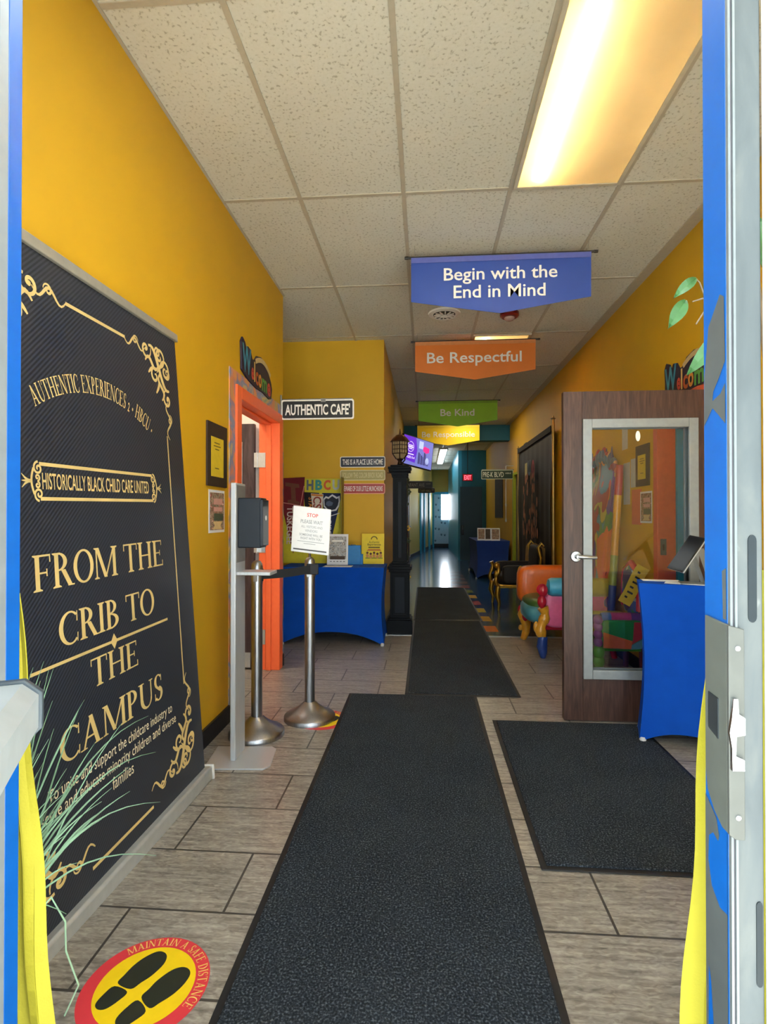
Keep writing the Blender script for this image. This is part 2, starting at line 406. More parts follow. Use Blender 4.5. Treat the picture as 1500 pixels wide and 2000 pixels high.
SERIF = {
 'A': (.92, _dg(.08, 0, .40, 1, .07) + _dg(.62, 0, .34, 1, .16) + [_R(.2, .3, .66, .36), _R(-.02, 0, .24, .04), _R(.54, 0, .9, .04)]),
 'B': (.72, _st(.10, .15) + _bd(.24, .755, .32, .245, .18, .195, -90, 90) + _bd(.24, .265, .41, .265, .25, .215, -90, 90)),
 'C': (.80, _bd(.45, .5, .43, .52, .29, .46, 48, 312, .47, 24) + [[(.70, .66), (.75, .66), (.75, .98), (.72, .98)], [(.71, .02), (.74, .02), (.76, .3), (.72, .3)]]),
 'D': (.86, _st(.10, .15) + _bd(.24, .5, .55, .5, .38, .45, -90, 90)),
 'E': (.74, _st(.10, .15) + [_R(.2, .945, .64, 1), _R(.2, .49, .52, .54), _R(.2, 0, .68, .055), _R(.6, .80, .64, 1), _R(.645, 0, .685, .22), _R(.48, .41, .52, .62)]),
 'F': (.68, _st(.10, .15) + [_R(.2, .945, .64, 1), _R(.2, .47, .52, .52), _R(.6, .78, .64, 1), _R(.48, .39, .52, .60)]),
 'H': (.92, _st(.10, .15) + _st(.66, .15) + [_R(.2, .48, .7, .53)]),
 'I': (.35, _st(.10, .15)),
 'M': (1.14, _st(.09, .06) + _st(.90, .15) + _dg(.46, .02, .09, 1, .15) + _dg(.50, .02, .93, 1, .07)),
 'N': (.90, _st(.09, .06, 1, 1) + _st(.74, .06, 0, 1) + _dg(.66, 0, .06, 1, .16)),
 'O': (.90, _bd(.45, .5, .43, .52, .28, .455, 0, 360, None, 32)),
 'P': (.66, list(_Ptop)),
 'R': (.80, list(_Ptop) + _dg(.60, 0, .33, .5, .17) + [_R(.58, 0, .84, .04)]),
 'S': (.60, _bd(.30, .74, .24, .28, .12, .225, 35, 250, .31) + _bd(.29, .265, .26, .285, .13, .225, -145, 75, .28) + _dg(.36, .33, .10, .56, .15) + [_R(.46, .72, .50, .98), _R(.07, .02, .11, .3)]),
 'T': (.80, _st(.325, .15, 1, 0) + [_R(.02, .945, .78, 1), _R(.02, .76, .06, 1), _R(.74, .76, .78, 1)]),
 'U': (.88, [_R(.10, .35, .25, 1), _R(.70, .35, .76, 1), _R(.02, .96, .33, 1), _R(.62, .96, .84, 1)] + _bd(.43, .35, .33, .37, .21, .30, 180, 360, .475)),
 'X': (.88, _dg(.62, 0, .10, 1, .17) + _dg(.08, 0, .66, 1, .07) + [_R(.0, .96, .36, 1), _R(.56, .96, .86, 1), _R(-.02, 0, .26, .04), _R(.52, 0, .88, .04)]),
}
def serif(mb, fr, t, a0, a1, b0, h, off=.001, taper=0.0):
    """one straight line of serif capitals between a0 and a1"""
    tot = sum(SERIF[c][0] if c != ' ' else .32 for c in t); k = (a1 - a0) / tot; x = 0
    for c in t:
        if c == ' ': x += .32; continue
        w, ps = SERIF[c]
        for p in ps: mb.poly(fr, [(a0 + (x + q[0]) * k, b0 + q[1] * h) for q in p], off)
        x += w
def serif_arc(mb, fr, t, cx, cy, R, ang0, ang1, h, off=.001, inside=False):
    tot = sum(SERIF[c][0] if c in SERIF else .4 for c in t); x = 0
    k = abs(ang1 - ang0) * R / tot
    for c in t:
        w = SERIF[c][0] if c in SERIF else .4
        th = ang0 + (ang1 - ang0) * (x + w / 2) / tot
        ux, uy = sin(th), -cos(th); vx, vy = cos(th), sin(th)
        def put(px, py): return (cx + vx * (R + py * h) + ux * (px - w / 2) * k, cy + vy * (R + py * h) + uy * (px - w / 2) * k)
        if c in SERIF:
            for p in SERIF[c][1]: mb.poly(fr, [put(*q) for q in p], off)
        elif c == '*':
            mb.poly(fr, [put(.2 + .12 * cos(i * pi / 5), .35 + .12 * sin(i * pi / 5)) for i in range(10)], off)
        elif c == '2':
            vs, fs = text2d('2', .02); y1 = max(v[1] for v in vs); x1 = max(v[0] for v in vs)
            mb.mesh([fr.at(*put(v[0] / x1 * .38, v[1] / y1 * .6), off) for v in vs], fs)
        x += w

def spiral(cx, cy, r, turns, a0, d=1, n=26, r1=.12):
    return [(cx + r * (1 - (1 - r1) * k / n) * cos(a0 + d * turns * 2 * pi * k / n), cy + r * (1 - (1 - r1) * k / n) * sin(a0 + d * turns * 2 * pi * k / n)) for k in range(n + 1)]
def taperw(w, n): return [w * (.35 + .65 * sin(pi * (k + .5) / n)) for k in range(n)]
def flourish(mb, fr, cx, cy, sx, sy, s=1.0, off=.001):
    """corner ornament: corner at (cx, cy), arms along sx (across) and sy (down)"""
    def T(p): return (cx + sx * p[0] * s, cy + sy * p[1] * s)
    def rib(pts, w): pts = [T(p) for p in pts]; mb.ribbon(fr, pts, taperw(w * s, len(pts)), off)
    for sw in (0, 1):
        g = (lambda p: (p[1], p[0] * 1.1)) if sw else (lambda p: p)
        rib([g(p) for p in spiral(.085, .045, .042, 1.35, pi * .5, 1)], .013)
        rib([g(p) for p in spiral(.19, .04, .038, 1.2, pi * 1.1, -1)], .012)
        rib([g((.10 + .1 * k / 12, .085 + .02 * sin(k / 12 * 2 * pi))) for k in range(13)], .016)
        rib([g((.20 + .14 * k / 14, .04 + .018 * sin(k / 14 * 3 * pi))) for k in range(15)], .010)
        rib([g(p) for p in spiral(.265, .03, .02, 1.1, pi, 1)], .008)
        rib([g((.13 + .05 * k / 8, .10 + .028 * (k / 8) ** 2)) for k in range(9)], .014)
        rib([g(p) for p in spiral(.03, .10, .028, 1.2, 0, 1)], .010)
        mb.disc(fr, *T(g((.19, .04))), .008 * s, off=off, n=12)
    rib([(.02 + .15 * k / 14, .17 - .15 * k / 14 + .03 * sin(k / 14 * 2 * pi)) for k in range(15)], .02)
    rib(spiral(.13, .13, .035, 1.2, pi * 1.25, 1), .012)
    mb.poly(fr, [T((.05, .05)), T((.075, .06)), T((.12, .12)), T((.06, .075))], off)

ZC = 3.14
# ================================================================== setting
MB().box(-3.2, 3.6, .70, 5.70, -.10, 0).build('floor', 'wood_look_tile')['kind'] = 'structure'
fl2 = structure(MB().box(-1.6, 2.2, 5.70, 24, -.10, 0).build('floor', 'blue_vinyl_tile'), 'glossy dark blue vinyl corridor floor')
for k, (y, c) in enumerate([(5.94, '#d9721c'), (6.53, '#d6a51e'), (7.13, '#c4b02a'), (7.74, '#b5452a'), (8.35, '#c29a2a'), (8.96, '#7d8a3a'), (9.57, '#a3402c'), (10.18, '#8a5a3a'), (10.79, '#7a4a40'), (11.4, '#6d5148'), (12.0, '#5c4a4a')]):
    MB().box(.495, .80, y, y + .30, 0, .0015).build('inlay_tile', mat('inlay_%s' % c, c, .2, var=.08), fl2)
structure(MB().box(-4, 4, -7, .70, -.12, -.01).build('floor', mat('pavement', '#c9c8c2', .85, var=.06, scale=14, bump=.3, bscale=60)), 'pale concrete pavement outside the entrance')
structure(MB().box(-.43, 1.74, 5.685, 5.72, 0, .004).build('trim_1', mat('silver_strip', '#b8bcc0', .3, metal=.9)), 'silver strip where the two floors meet')
ceil = structure(MB().box(-3.2, 3.6, .70, 24, ZC, ZC + .08).build('ceiling', 'acoustic_tile'))
# the near troffer needs an opening: keep it just below the tiles instead
g = MB()
for x in (-.735, -.122, .491, 1.104): g.box(x - .012, x + .012, .8, 22, ZC - .006, ZC)
for k in range(18): g.box(-3.1, 1.74, 1.88 + 1.235 * k - .012, 1.88 + 1.235 * k + .012, ZC - .005, ZC)
g.box(-1.205, -1.192, .8, 4.487, ZC - .008, ZC).box(1.66, 1.742, .8, 16, ZC - .008, ZC)
structure(g.build('trim_2', GRID), 'suspended ceiling grid')

# left wall with its doorway
w = MB().box(-1.335, -1.205, .70, 3.40, 0, ZC).box(-1.335, -1.205, 4.34, 4.487, 0, ZC).box(-1.335, -1.205, 3.40, 4.34, 2.03, ZC)
structure(w.build('wall_left', YEL))
structure(MB().box(-2.6, -1.335, 4.40, 4.487, 0, ZC).build('wall_alcove', YEL))
structure(MB().box(-2.6, -1.335, 4.385, 4.40, 0, ZC).build('wall_office_back', WHT))
structure(MB().box(-2.68, -2.6, 2.2, 5.82, 0, ZC).build('wall_office', WHT))
structure(MB().box(-2.6, -1.335, 2.2, 2.3, 0, ZC).build('wall_office_front', WHT))
structure(MB().box(-2.6, -.435, 5.70, 5.82, 0, ZC).build('wall_facing', YEL))
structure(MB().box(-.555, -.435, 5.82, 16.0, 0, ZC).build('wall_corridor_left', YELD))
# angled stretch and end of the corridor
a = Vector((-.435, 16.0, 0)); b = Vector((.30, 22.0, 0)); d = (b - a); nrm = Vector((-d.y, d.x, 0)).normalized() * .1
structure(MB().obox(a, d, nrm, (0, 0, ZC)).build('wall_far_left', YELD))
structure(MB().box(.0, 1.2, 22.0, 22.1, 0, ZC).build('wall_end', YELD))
structure(MB().box(.95, 1.05, 15.5, 22.0, 0, ZC).build('wall_far_right', mat('teal_wall_lit', '#2a8aa6', .4, var=.05)))  # paler teal than the facing wall: this side's light is in its colour
structure(MB().box(1.05, 1.742, 15.5, 15.6, 0, ZC).build('wall_teal', TEALW))
w = MB().box(1.742, 1.852, .70, 3.41, 0, ZC).box(1.742, 1.852, 4.17, 9.85, 0, ZC).box(1.742, 1.852, 3.41, 4.17, 2.03, ZC).box(1.742, 1.852, 9.85, 10.72, 2.05, ZC).box(1.742, 1.852, 10.72, 15.6, 0, ZC)
structure(w.build('wall_right', YEL))
structure(MB().box(1.852, 3.4, 5.1, 5.2, 0, ZC).build('wall_room_back', mat('slate_wall', '#5c6c74', .7)))
structure(MB().box(3.4, 3.5, 2.0, 5.2, 0, ZC).build('wall_room_side', mat('slate_wall', '#5c6c74')))
structure(MB().box(1.852, 3.4, 2.0, 2.1, 0, ZC).build('wall_room_front', mat('slate_wall', '#5c6c74')))
structure(MB().box(2.5, 2.6, 9.5, 11.0, 0, ZC).build('wall_room_far', mat('slate_wall', '#5c6c74')))
structure(MB().box(-.435, 1.742, 11.2, 11.45, 2.82, ZC).build('trim_3', TEALW), 'teal soffit across the corridor under the ceiling')
structure(MB().box(-1.205, -1.19, .84, 3.226, 0, .10).build('baseboard_left', BLK))
structure(MB().box(-1.205, -1.19, 4.43, 4.487, 0, .10).build('baseboard_left', BLK))
structure(MB().box(-2.5, -.45, 5.685, 5.70, 0, .10).build('baseboard_facing', BLK))
structure(MB().box(1.727, 1.742, .84, 3.30, 0, .10).box(1.727, 1.742, 4.27, 9.7, 0, .10).box(1.727, 1.742, 10.8, 15.5, 0, .10).build('baseboard_right', BLK))
structure(MB().box(-.435, -.42, 5.82, 16.0, 0, .11).build('baseboard_corridor', BLK))
structure(MB().obox(a - nrm * .15, d, nrm * .15, (0, 0, .11)).build('baseboard_far', BLK))
structure(MB().box(.3, .95, 21.98, 22.0, 0, .12).build('baseboard_end', BLK))

# storefront the camera looks through
structure(MB().box(-1.335, 1.852, .74, .84, 2.75, 3.3).box(-1.335, -1.15, .74, .84, 0, 2.75).box(1.70, 1.852, .74, .84, 0, 2.75).build('wall_front', mat('outside_wall', '#c8b89a', .7)))
def window(n, x0, x1, z0, z1):
    r = sroot('window_%d' % n, ((x0 + x1) / 2, .79, z0))
    t = .045
    MB().box(x0, x1, .76, .82, z0, z0 + t).box(x0, x1, .76, .82, z1 - t, z1).box(x0, x0 + t, .76, .82, z0 + t, z1 - t).box(x1 - t, x1, .76, .82, z0 + t, z1 - t).build('window_frame', 'worn_aluminium', r)
    MB().box(x0 + t, x1 - t, .788, .794, z0 + t, z1 - t).build('pane', 'pane_glass', r)
window(1, -1.15, -.73, 0, 2.2); window(2, .49, 1.70, 0, 2.2); window(3, -1.15, 1.70, 2.2, 2.75)
structure(MB().box(-.73, -.69, .76, .83, 0, 2.2).build('trim_4', 'worn_aluminium'), 'aluminium post left of the entrance')
structure(MB().box(-.69, -.646, .785, .815, 0, 2.15).build('trim_5', mat('blue_paint', '#0a55a6', .35, var=.05), bevel=.002), 'blue painted left door jamb')
structure(MB().box(-.69, -.646, .768, .785, 0, 2.15).build('trim_8', mat('pale_aluminium', '#848d92', .4, metal=.2)), 'pale metal bead along the left jamb')
structure(MB().box(-.69, .45, .76, .83, 2.15, 2.2).build('trim_6', mat('blue_paint', '#0a55a6')), 'blue door head above the entrance')

# right jamb with peeling paint and the strike
rj = sroot('door_1', (.43, .78, 0), 'entrance door edge on the right with flaking blue paint and a metal strike')
MB().box(.405, .413, .756, .815, 0, 2.15).build('jamb_face', mat('blue_paint', '#0a55a6'), rj, bevel=.001)
SR = RIGHT(0, 0, .405); BARE = mat('bare_grey', '#4c5254', .5, var=.1, scale=20)
MB().poly(SR, [(-.812, 1.46), (-.80, 1.53), (-.77, 1.565), (-.760, 1.558), (-.758, 1.47), (-.772, 1.452), (-.788, 1.435), (-.79, 1.422), (-.770, 1.428), (-.758, 1.44), (-.758, 1.385), (-.775, 1.40), (-.79, 1.412), (-.813, 1.39)], .0006).build('bare_patch', BARE, rj)
MB().poly(SR, [(-.814, 0), (-.758, 0), (-.758, .83), (-.763, .842), (-.768, .80), (-.778, .79), (-.777, .815), (-.785, .84), (-.814, .86)], .0006).build('bare_patch', BARE, rj)
MB().poly(SR, [(-.804, .805), (-.793, .815), (-.780, .81), (-.772, .835), (-.758, .84), (-.758, .725), (-.776, .722), (-.797, .738), (-.806, .77)], .0009).build('paint_patch', mat('blue_paint', '#0a55a6'), rj)
MB().poly(SR, [(-.806, .62), (-.80, .60), (-.792, .53), (-.795, .42), (-.81, .42)], .0009).build('paint_patch', mat('blue_paint', '#0a55a6'), rj)
MB().poly(SR, [(-.768, 1.185), (-.758, 1.19), (-.758, 1.12), (-.766, 1.12)], .0006).build('bare_patch', BARE, rj)
MB().box(.4055, .4085, .750, .757, 0, 1.128).box(.4055, .4085, .750, .757, 1.128, 2.15).build('weatherstrip', mat('bright_strip', '#737c80', .35, metal=.3), rj)
MB().box(.4085, .4105, .752, .757, 0, 2.15).build('rubber_seal', mat('seal', '#5e5a64', .7), rj)
MB().box(.4105, .4135, .748, .757, 0, 2.15).build('weatherstrip', mat('bright_strip', '#cfd8dc'), rj)
MB().box(.413, .449, .754, .815, 0, 2.15).build('stile', 'worn_aluminium', rj, bevel=.0015)
fr = FACE(0, 0, .754)
def slot(a0, a1, z0, z1):
    r = (a1 - a0) / 2; pts = [(a0 + r + r * cos(pi + pi * k / 8), z0 + r * 1.5 + r * 1.5 * sin(pi + pi * k / 8)) for k in range(9)] + [(a0 + r + r * cos(pi * k / 8), z1 - r * 1.5 + r * 1.5 * sin(pi * k / 8)) for k in range(9)]
    MB().prism(fr, pts, -.004, .0012).build('slot', mat('slot_dark', '#1f2a31', .4, metal=.4), rj)
slot(.430, .441, 1.118, 1.235); slot(.4385, .4465, .635, .748)
sm0 = mat('strike_metal', '#626864', .45, metal=.3)
SR = RIGHT(0, 0, .405)
st = MB().prism(SR, [(-.752, 1.115), (-.752, .838), (-.765, .838), (-.785, .850), (-.803, .872), (-.808, .90), (-.808, 1.118)], .0, .0035).build('strike_plate', sm0, rj, bevel=.001)
sf_ = MB().prism(FACE(0, 0, .752), [(.401, 1.115), (.421, 1.110), (.421, .832), (.410, .832), (.401, .838)], .0, .006).build('strike_front', mat('strike_bright', '#565a58', .45, metal=.3), st, bevel=.001)
MB().prism(SR, [(-.797, 1.012), (-.772, 1.010), (-.772, .955), (-.797, .962)], .0032, .005).build('strike_notch', mat('notch', '#4a5258', .3, metal=.7), st)
MB().prism(FACE(0, 0, .746), [(.404, 1.02), (.410, 1.02), (.411, 1.0), (.419, .995), (.419, .972), (.408, .970), (.407, .945), (.418, .94), (.418, .925), (.402, .925), (.402, .955), (.399, .975), (.402, .995)], 0, .006).build('latch_bolt', CHROME, st, bevel=.0008)
for z in (1.085, .862): MB().lathe([(.0035, 0), (.0035, -.0015), (.0022, -.002)], (.412, .746, z), 12, 'y').build('screw', CHROME, st)

# white leaf added beside the jamb, standing in for the bright outdoors
r2 = sroot('glare_leaf', (.455, .755, 0), 'white leaf added outside the right jamb, standing in for the bright outdoors')
q2 = Vector((.4492, .753, .02)); d2 = Vector((.30, -.954, 0)); n2 = Vector((.954, .30, 0))
MB().obox(q2, d2 * .09, n2 * .045, (0, 0, 2.1)).build('hinge_stile', WHT, r2, bevel=.002)
MB().obox(q2 + d2 * .84, d2 * .09, n2 * .045, (0, 0, 2.1)).build('lock_stile', WHT, r2, bevel=.002)
MB().obox(q2 + d2 * .09, d2 * .75, n2 * .045, (0, 0, .25)).build('bottom_rail', WHT, r2, bevel=.002)
MB().obox(q2 + d2 * .09 + Vector((0, 0, 2.0)), d2 * .75, n2 * .045, (0, 0, .1)).build('top_rail', WHT, r2, bevel=.002)
MB().obox(q2 + d2 * .09 + n2 * .02 + Vector((0, 0, .25)), d2 * .75, n2 * .006, (0, 0, 1.75)).build('pane', 'pane_glass', r2)

# left entrance leaf, opened outwards, with its push bar
lf = sroot('door_2', (-.66, .77, 0), 'entrance leaf opened outwards on the left with a pale push bar')
dv = Vector((.46, -.888, 0)).normalized(); nv = Vector((-dv.y, dv.x, 0))
o0 = Vector((-.665, .775, .02))
PA = mat('pale_aluminium', '#848d92', .4, metal=.2)
MB().obox(o0, dv * .08, nv * -.045, (0, 0, 2.1)).build('hinge_stile', PA, lf, bevel=.002)
MB().obox(o0 + dv * .85, dv * .08, nv * -.045, (0, 0, 2.1)).build('lock_stile', PA, lf, bevel=.002)
MB().obox(o0 + dv * .08, dv * .77, nv * -.045, (0, 0, .2)).build('bottom_rail', PA, lf, bevel=.002)
MB().obox(o0 + dv * .08 + Vector((0, 0, 2.0)), dv * .77, nv * -.045, (0, 0, .1)).build('top_rail', PA, lf, bevel=.002)
MB().obox(o0 + dv * .08 + nv * -.026 + Vector((0, 0, .2)), dv * .77, nv * .006, (0, 0, 1.8)).build('pane', 'pane_glass', lf)
q = Vector((-.476, .632, 0))
sec = [(0, .985), (.035, .985), (.052, 1.0), (.052, 1.04), (.035, 1.055), (0, 1.055)]
fb = Fr(q - nv * .052, nv, (0, 0, 1)); sg = 1 if fb.n.dot(dv) > 0 else -1
pbo = MB().prism(fb, sec, 0, sg * .70).build('push_bar', mat('pale_bar', '#a9b2b5', .4, metal=.2), lf, bevel=.002)
sec2 = [(-.004, .981), (.037, .981), (.056, .998), (.056, 1.042), (.037, 1.059), (-.004, 1.059)]
MB().prism(fb, sec2, -sg * .010, sg * .002).build('end_cap', mat('cap_grey', '#3f4a52', .4), pbo, bevel=.002)
MB().obox(q - nv * .13 + dv * .05 + Vector((0, 0, 1.0)), dv * .08, nv * .08, (0, 0, .04)).build('bracket', mat('pale_bar', '#b4bdc0'), pbo)
structure(MB().box(-2.2, 2.6, -.35, .80, 2.75, 2.85).build('sun_canopy', mat('outside_wall', '#c8b89a')), 'unseen canopy added over the entrance to hold back the sun')  # out of view, sized so that little sun passes the doorway

# office doorway on the left: painted frame, decal border, walnut door standing open
dr = sroot('door_3', (-1.205, 3.87, 0), 'walnut door standing open behind an orange frame on the left')
MB().box(-1.36, -1.185, 3.324, 3.41, 0, 2.10).build('door_frame', ORG, dr, bevel=.004)
MB().box(-1.36, -1.185, 4.325, 4.417, 0, 2.10).box(-1.30, -1.255, 4.311, 4.325, 0, 2.02).build('door_frame', ORG, dr, bevel=.004)
MB().box(-1.36, -1.185, 3.41, 4.325, 2.02, 2.10).box(-1.30, -1.255, 3.41, 4.311, 2.006, 2.02).build('door_head', ORG, dr, bevel=.004)
MB().box(-1.205, -1.199, 3.226, 3.324, 0, 2.10).box(-1.205, -1.199, 3.226, 4.487, 2.10, 2.185).box(-1.205, -1.199, 4.417, 4.487, 0, 2.10).build('decal_border', 'border_decal', dr)
L0 = MB().box(-2.27, -1.40, 4.325, 4.368, .012, 2.02).build('door_leaf', 'dark_walnut', dr, bevel=.002)
MB().box(-2.10, -1.50, 4.318, 4.325, .18, 1.87).build('light_frame', mat('pale_metal', '#dfe3e2', .4, metal=.2), L0)
MB().box(-2.05, -1.545, 4.315, 4.3185, .23, 1.82).build('lite_pane', mat('dark_lite', '#3d3034', .12, var=.15), L0)
MB().box(-2.25, -1.43, 4.319, 4.3255, .02, .14).build('kick_plate', mat('kick', '#c9ccce', .35, metal=.6), L0)
for z in (1.72, 1.02, .27):
    h = MB().box(-1.40, -1.375, 4.318, 4.324, z - .06, z + .06).box(-1.372, -1.305, 4.319, 4.327, z - .06, z + .06).lathe([(.007, -.062), (.007, .062)], (-1.374, 4.318, z), 10)
    h.build('hinge', mat('hinge_metal', '#d4d6d6', .3, metal=.7), dr)
# unseen light added to brighten that office
ol = thing('office_fill_light', (-2.0, 3.3, ZC - .06), 'unseen ceiling light added to brighten the office behind the orange left doorway', 'ceiling light')
MB().box(-2.3, -1.7, 2.8, 3.9, ZC - .06, ZC).build('housing', WHT, ol)
MB().box(-2.27, -1.73, 2.83, 3.87, ZC - .066, ZC - .06).build('diffuser', mat('office_glow', '#ffffff', emit=5, ecol='#fff6e6'), ol)

# right doorway frame and oak door swung open into the corridor
d4 = sroot('door_4', (1.742, 3.41, 0), 'wide brown oak door with tall glass lite, opened into the corridor')
CORAL = mat('coral_paint', '#e0623f', .42)
MB().box(1.728, 1.86, 3.36, 3.42, 0, 2.10).build('door_frame', CORAL, d4, bevel=.003)
MB().box(1.728, 1.86, 4.15, 4.225, 0, 2.10).build('door_frame', CORAL, d4, bevel=.003)
MB().box(1.728, 1.86, 3.42, 4.15, 2.02, 2.10).build('door_head', CORAL, d4, bevel=.003)
MB().box(1.862, 1.955, 4.13, 4.225, 0, 2.10).build('inner_frame', mat('cyan_paint', '#3a9ab5', .42), d4)
sp = MB().box(1.748, 1.79, 4.146, 4.15, .97, 1.09).build('strike_plate', mat('strike_metal', '#a3aaa6'), d4)
MB().box(1.762, 1.776, 4.1445, 4.147, 1.005, 1.05).build('strike_hole', INK, sp)
o = MB()
o.box(.852, .966, 3.39, 3.435, .006, 2.028).box(1.647, 1.728, 3.39, 3.435, .006, 2.028).box(.966, 1.647, 3.39, 3.435, .006, .264).box(.966, 1.647, 3.39, 3.435, 1.855, 2.028)
leaf = o.build('door_leaf', 'brown_oak', d4, bevel=.002)
t = .055
o = MB()
for y0, y1 in ((3.372, 3.39), (3.435, 3.453)):
    o.box(.966, .966 + t, y0, y1, .264, 1.855).box(1.647 - t, 1.647, y0, y1, .264, 1.855).box(.966 + t, 1.647 - t, y0, y1, .264, .264 + t).box(.966 + t, 1.647 - t, y0, y1, 1.855 - t, 1.855)
o.build('lite_frame', mat('lite_metal', '#94999b', .42, metal=.3), leaf, bevel=.003)
gl = MB().box(.966, 1.647, 3.41, 3.415, .264, 1.855).build('glass_lite', 'pane_glass', leaf)
MB().disc(FACE(0, 0, 3.4085), 1.305, 1.752, .014, .032).build('oval_sticker', mat('sticker_white', '#e9efe6', .5), leaf)
fx = FACE(0, 0, 3.39)
hd = MB().lathe([(.034, 0), (.034, -.008), (.030, -.014), (.014, -.016), (.013, -.05), (.011, -.058)], (.925, 3.39, 1.012), 28, 'y')
hd.tube([(.925, 3.338, 1.012), (.945, 3.334, 1.012), (.99, 3.334, 1.010), (1.035, 3.338, 1.008)], [.011, .012, .011, .010], 12)
hd.build('lever_handle', mat('satin_chrome', '#c4c8cc', .3, metal=.9), leaf)
MB().tube([(1.735, 3.375, .2), (1.735, 3.375, .3)], .008).tube([(1.735, 3.375, 1.0), (1.735, 3.375, 1.1)], .008).tube([(1.735, 3.375, 1.75), (1.735, 3.375, 1.85)], .008).build('hinge', CHROME, d4)

# far doors
d5 = sroot('door_5', (.66, 22, 0), 'pale patterned door with bright glass panes at the far end')
MB().box(.28, .37, 21.93, 22, 0, 2.24).box(.99, 1.0 - .045, 21.93, 22, 0, 2.24).box(.37, .95, 21.93, 22, 2.14, 2.24).build('door_frame', TEAL, d5)
dl = MB().box(.37, .95, 21.96, 21.985, .14, 2.14).build('door_leaf', mat('mural_base', '#9db8cf', .5, var=.06), d5)
MB().box(.37, .95, 21.95, 21.985, .02, .14).build('kick_plate', BLK, dl)
pr = MB(); f22 = FACE(0, 0, 21.958)
for k in range(16):
    px, pz = .42 + .48 * ((k * .7548) % 1), .25 + 1.75 * ((k * .5698) % 1)
    pr.disc(f22, px, pz, .035, .03, n=10)
    for j in (-1, 0, 1): pr.disc(f22, px + .03 * j, pz + .045 - .01 * abs(j), .012, .016, n=8)
pr.build('paw_prints', mat('paw_grey', '#48637f', .6), dl)
pn = MB()
for i in range(2):
    for j in range(6): pn.slab(f22, .665 + i * .135, .795 + i * .135, 1.12 + j * .172, 1.28 + j * .172, -.004, .004)
pn.build('glass_panes', mat('bright_panes', '#ffffff', .2, emit=7, ecol='#f2f8ff'), dl)
u = d.normalized(); fa = Fr(a, u, (0, 0, 1))
d6 = sroot('door_6', a + d * .42, 'teal framed side door in the angled far wall')
MB().slab(fa, 2.1, 2.35, 0, 2.2, 0, .05).slab(fa, 3.1, 3.35, 0, 2.2, 0, .05).slab(fa, 2.35, 3.1, 2.1, 2.2, 0, .05).build('door_frame', TEAL, d6)
MB().slab(fa, 2.35, 3.1, .01, 2.1, 0, .02).build('door_leaf', mat('deep_teal', '#0e3d52', .4), d6)
MB().slab(fa, 4.6, 4.95, 0, 2.2, 0, .05).build('door_post', TEAL, d6)
d7 = sroot('door_7', (1.3, 15.5, 0), 'dark teal door with black pull in the recessed teal wall')
dl = MB().box(1.0, 1.62, 15.46, 15.5, .01, 2.1).build('door_leaf', mat('deep_teal', '#0e3d52', .4), d7)
MB().box(1.03, 1.10, 15.43, 15.462, .72, 1.0).build('pull_handle', mat('black_gloss', '#101216', .2), dl, bevel=.01)
d8 = sroot('door_8', (1.742, 10.3, 0), 'half open door in a lime green frame on the right')
MB().box(1.715, 1.86, 10.66, 10.76, 0, 2.1).box(1.725, 1.86, 9.77, 9.85, 0, 2.1).box(1.725, 1.86, 9.85, 10.66, 2.05, 2.1).build('door_frame', mat('lime_paint', '#9aa81e', .45), d8)
dl = MB().box(1.77, 1.81, 9.86, 10.65, .01, 2.04).build('door_leaf', 'dark_walnut', d8)
MB().box(1.764, 1.772, 10.0, 10.5, .25, 1.85).build('lite_frame', mat('lite_metal', '#c3c7c8'), dl)
MB().box(1.760, 1.765, 10.05, 10.45, .30, 1.80).build('lite_pane', mat('dark_lite', '#3d3034'), dl)
MB().tube([(1.77, 9.95, 1.0), (1.70, 9.95, 1.0), (1.70, 10.08, 1.0)], .012).build('lever_handle', CHROME, dl)
d9 = sroot('door_9', (-.43, 13.5, 0), 'brown door in the left corridor wall')
MB().box(-.435, -.40, 12.8, 12.9, 0, 2.15).box(-.435, -.40, 13.8, 13.9, 0, 2.15).box(-.435, -.40, 12.9, 13.8, 2.05, 2.15).build('door_frame', mat('brown_trim', '#5a3a20', .5), d9)
dl = MB().box(-.435, -.415, 12.9, 13.8, .01, 2.05).build('door_leaf', 'brown_oak', d9)
MB().tube([(-.415, 13.05, 1.0), (-.36, 13.05, 1.0), (-.35, 13.2, 1.0)], .012).build('lever_handle', CHROME, dl)

# ================================================================== ceiling fittings
def troffer(y0, y1, label, power, loc_x=(.503, 1.092)):
    x0, x1 = loc_x; zb = ZC - .012
    r = thing('fluorescent_troffer', ((x0 + x1) / 2, (y0 + y1) / 2, ZC), label, 'ceiling light', 'fluorescent ceiling lights')
    MB().box(x0, x0 + .02, y0, y1, ZC - .02, ZC + .075).box(x1 - .02, x1, y0, y1, ZC - .02, ZC + .075).box(x0 + .02, x1 - .02, y0, y0 + .02, ZC - .02, ZC + .075).box(x0 + .02, x1 - .02, y1 - .02, y1, ZC - .02, ZC + .075).build('frame', mat('troffer_frame', '#c9c1ab', .5), r)
    MB().box(x0 + .02, x1 - .02, y0 + .02, y1 - .02, zb - .004, zb).build('diffuser', 'light_diffuser', r)
    tb = MB().tube([(x0 + .13, y0 + .07, ZC + .003), (x0 + .13, y1 - .07, ZC + .003)], .014, 12)
    tb.build('lamp_tube', mat('tube_%d' % power, '#ffffff', emit=power, ecol='#ffe9c0'), r)
    MB().box(x0 + .02, x1 - .02, y0 + .02, y1 - .02, ZC + .074, ZC + .078).build('reflector', mat('tray_white', '#6e675c', .6), r)
    return r
TROFFERS = [(1.895, 3.10), (5.60, 6.80)]
pn_ = thing('fill_panel', (.185, 1.36, ZC), 'unseen square white panel added above the entrance as fill light', 'ceiling light')  # extra lamp added out of view to brighten the entrance
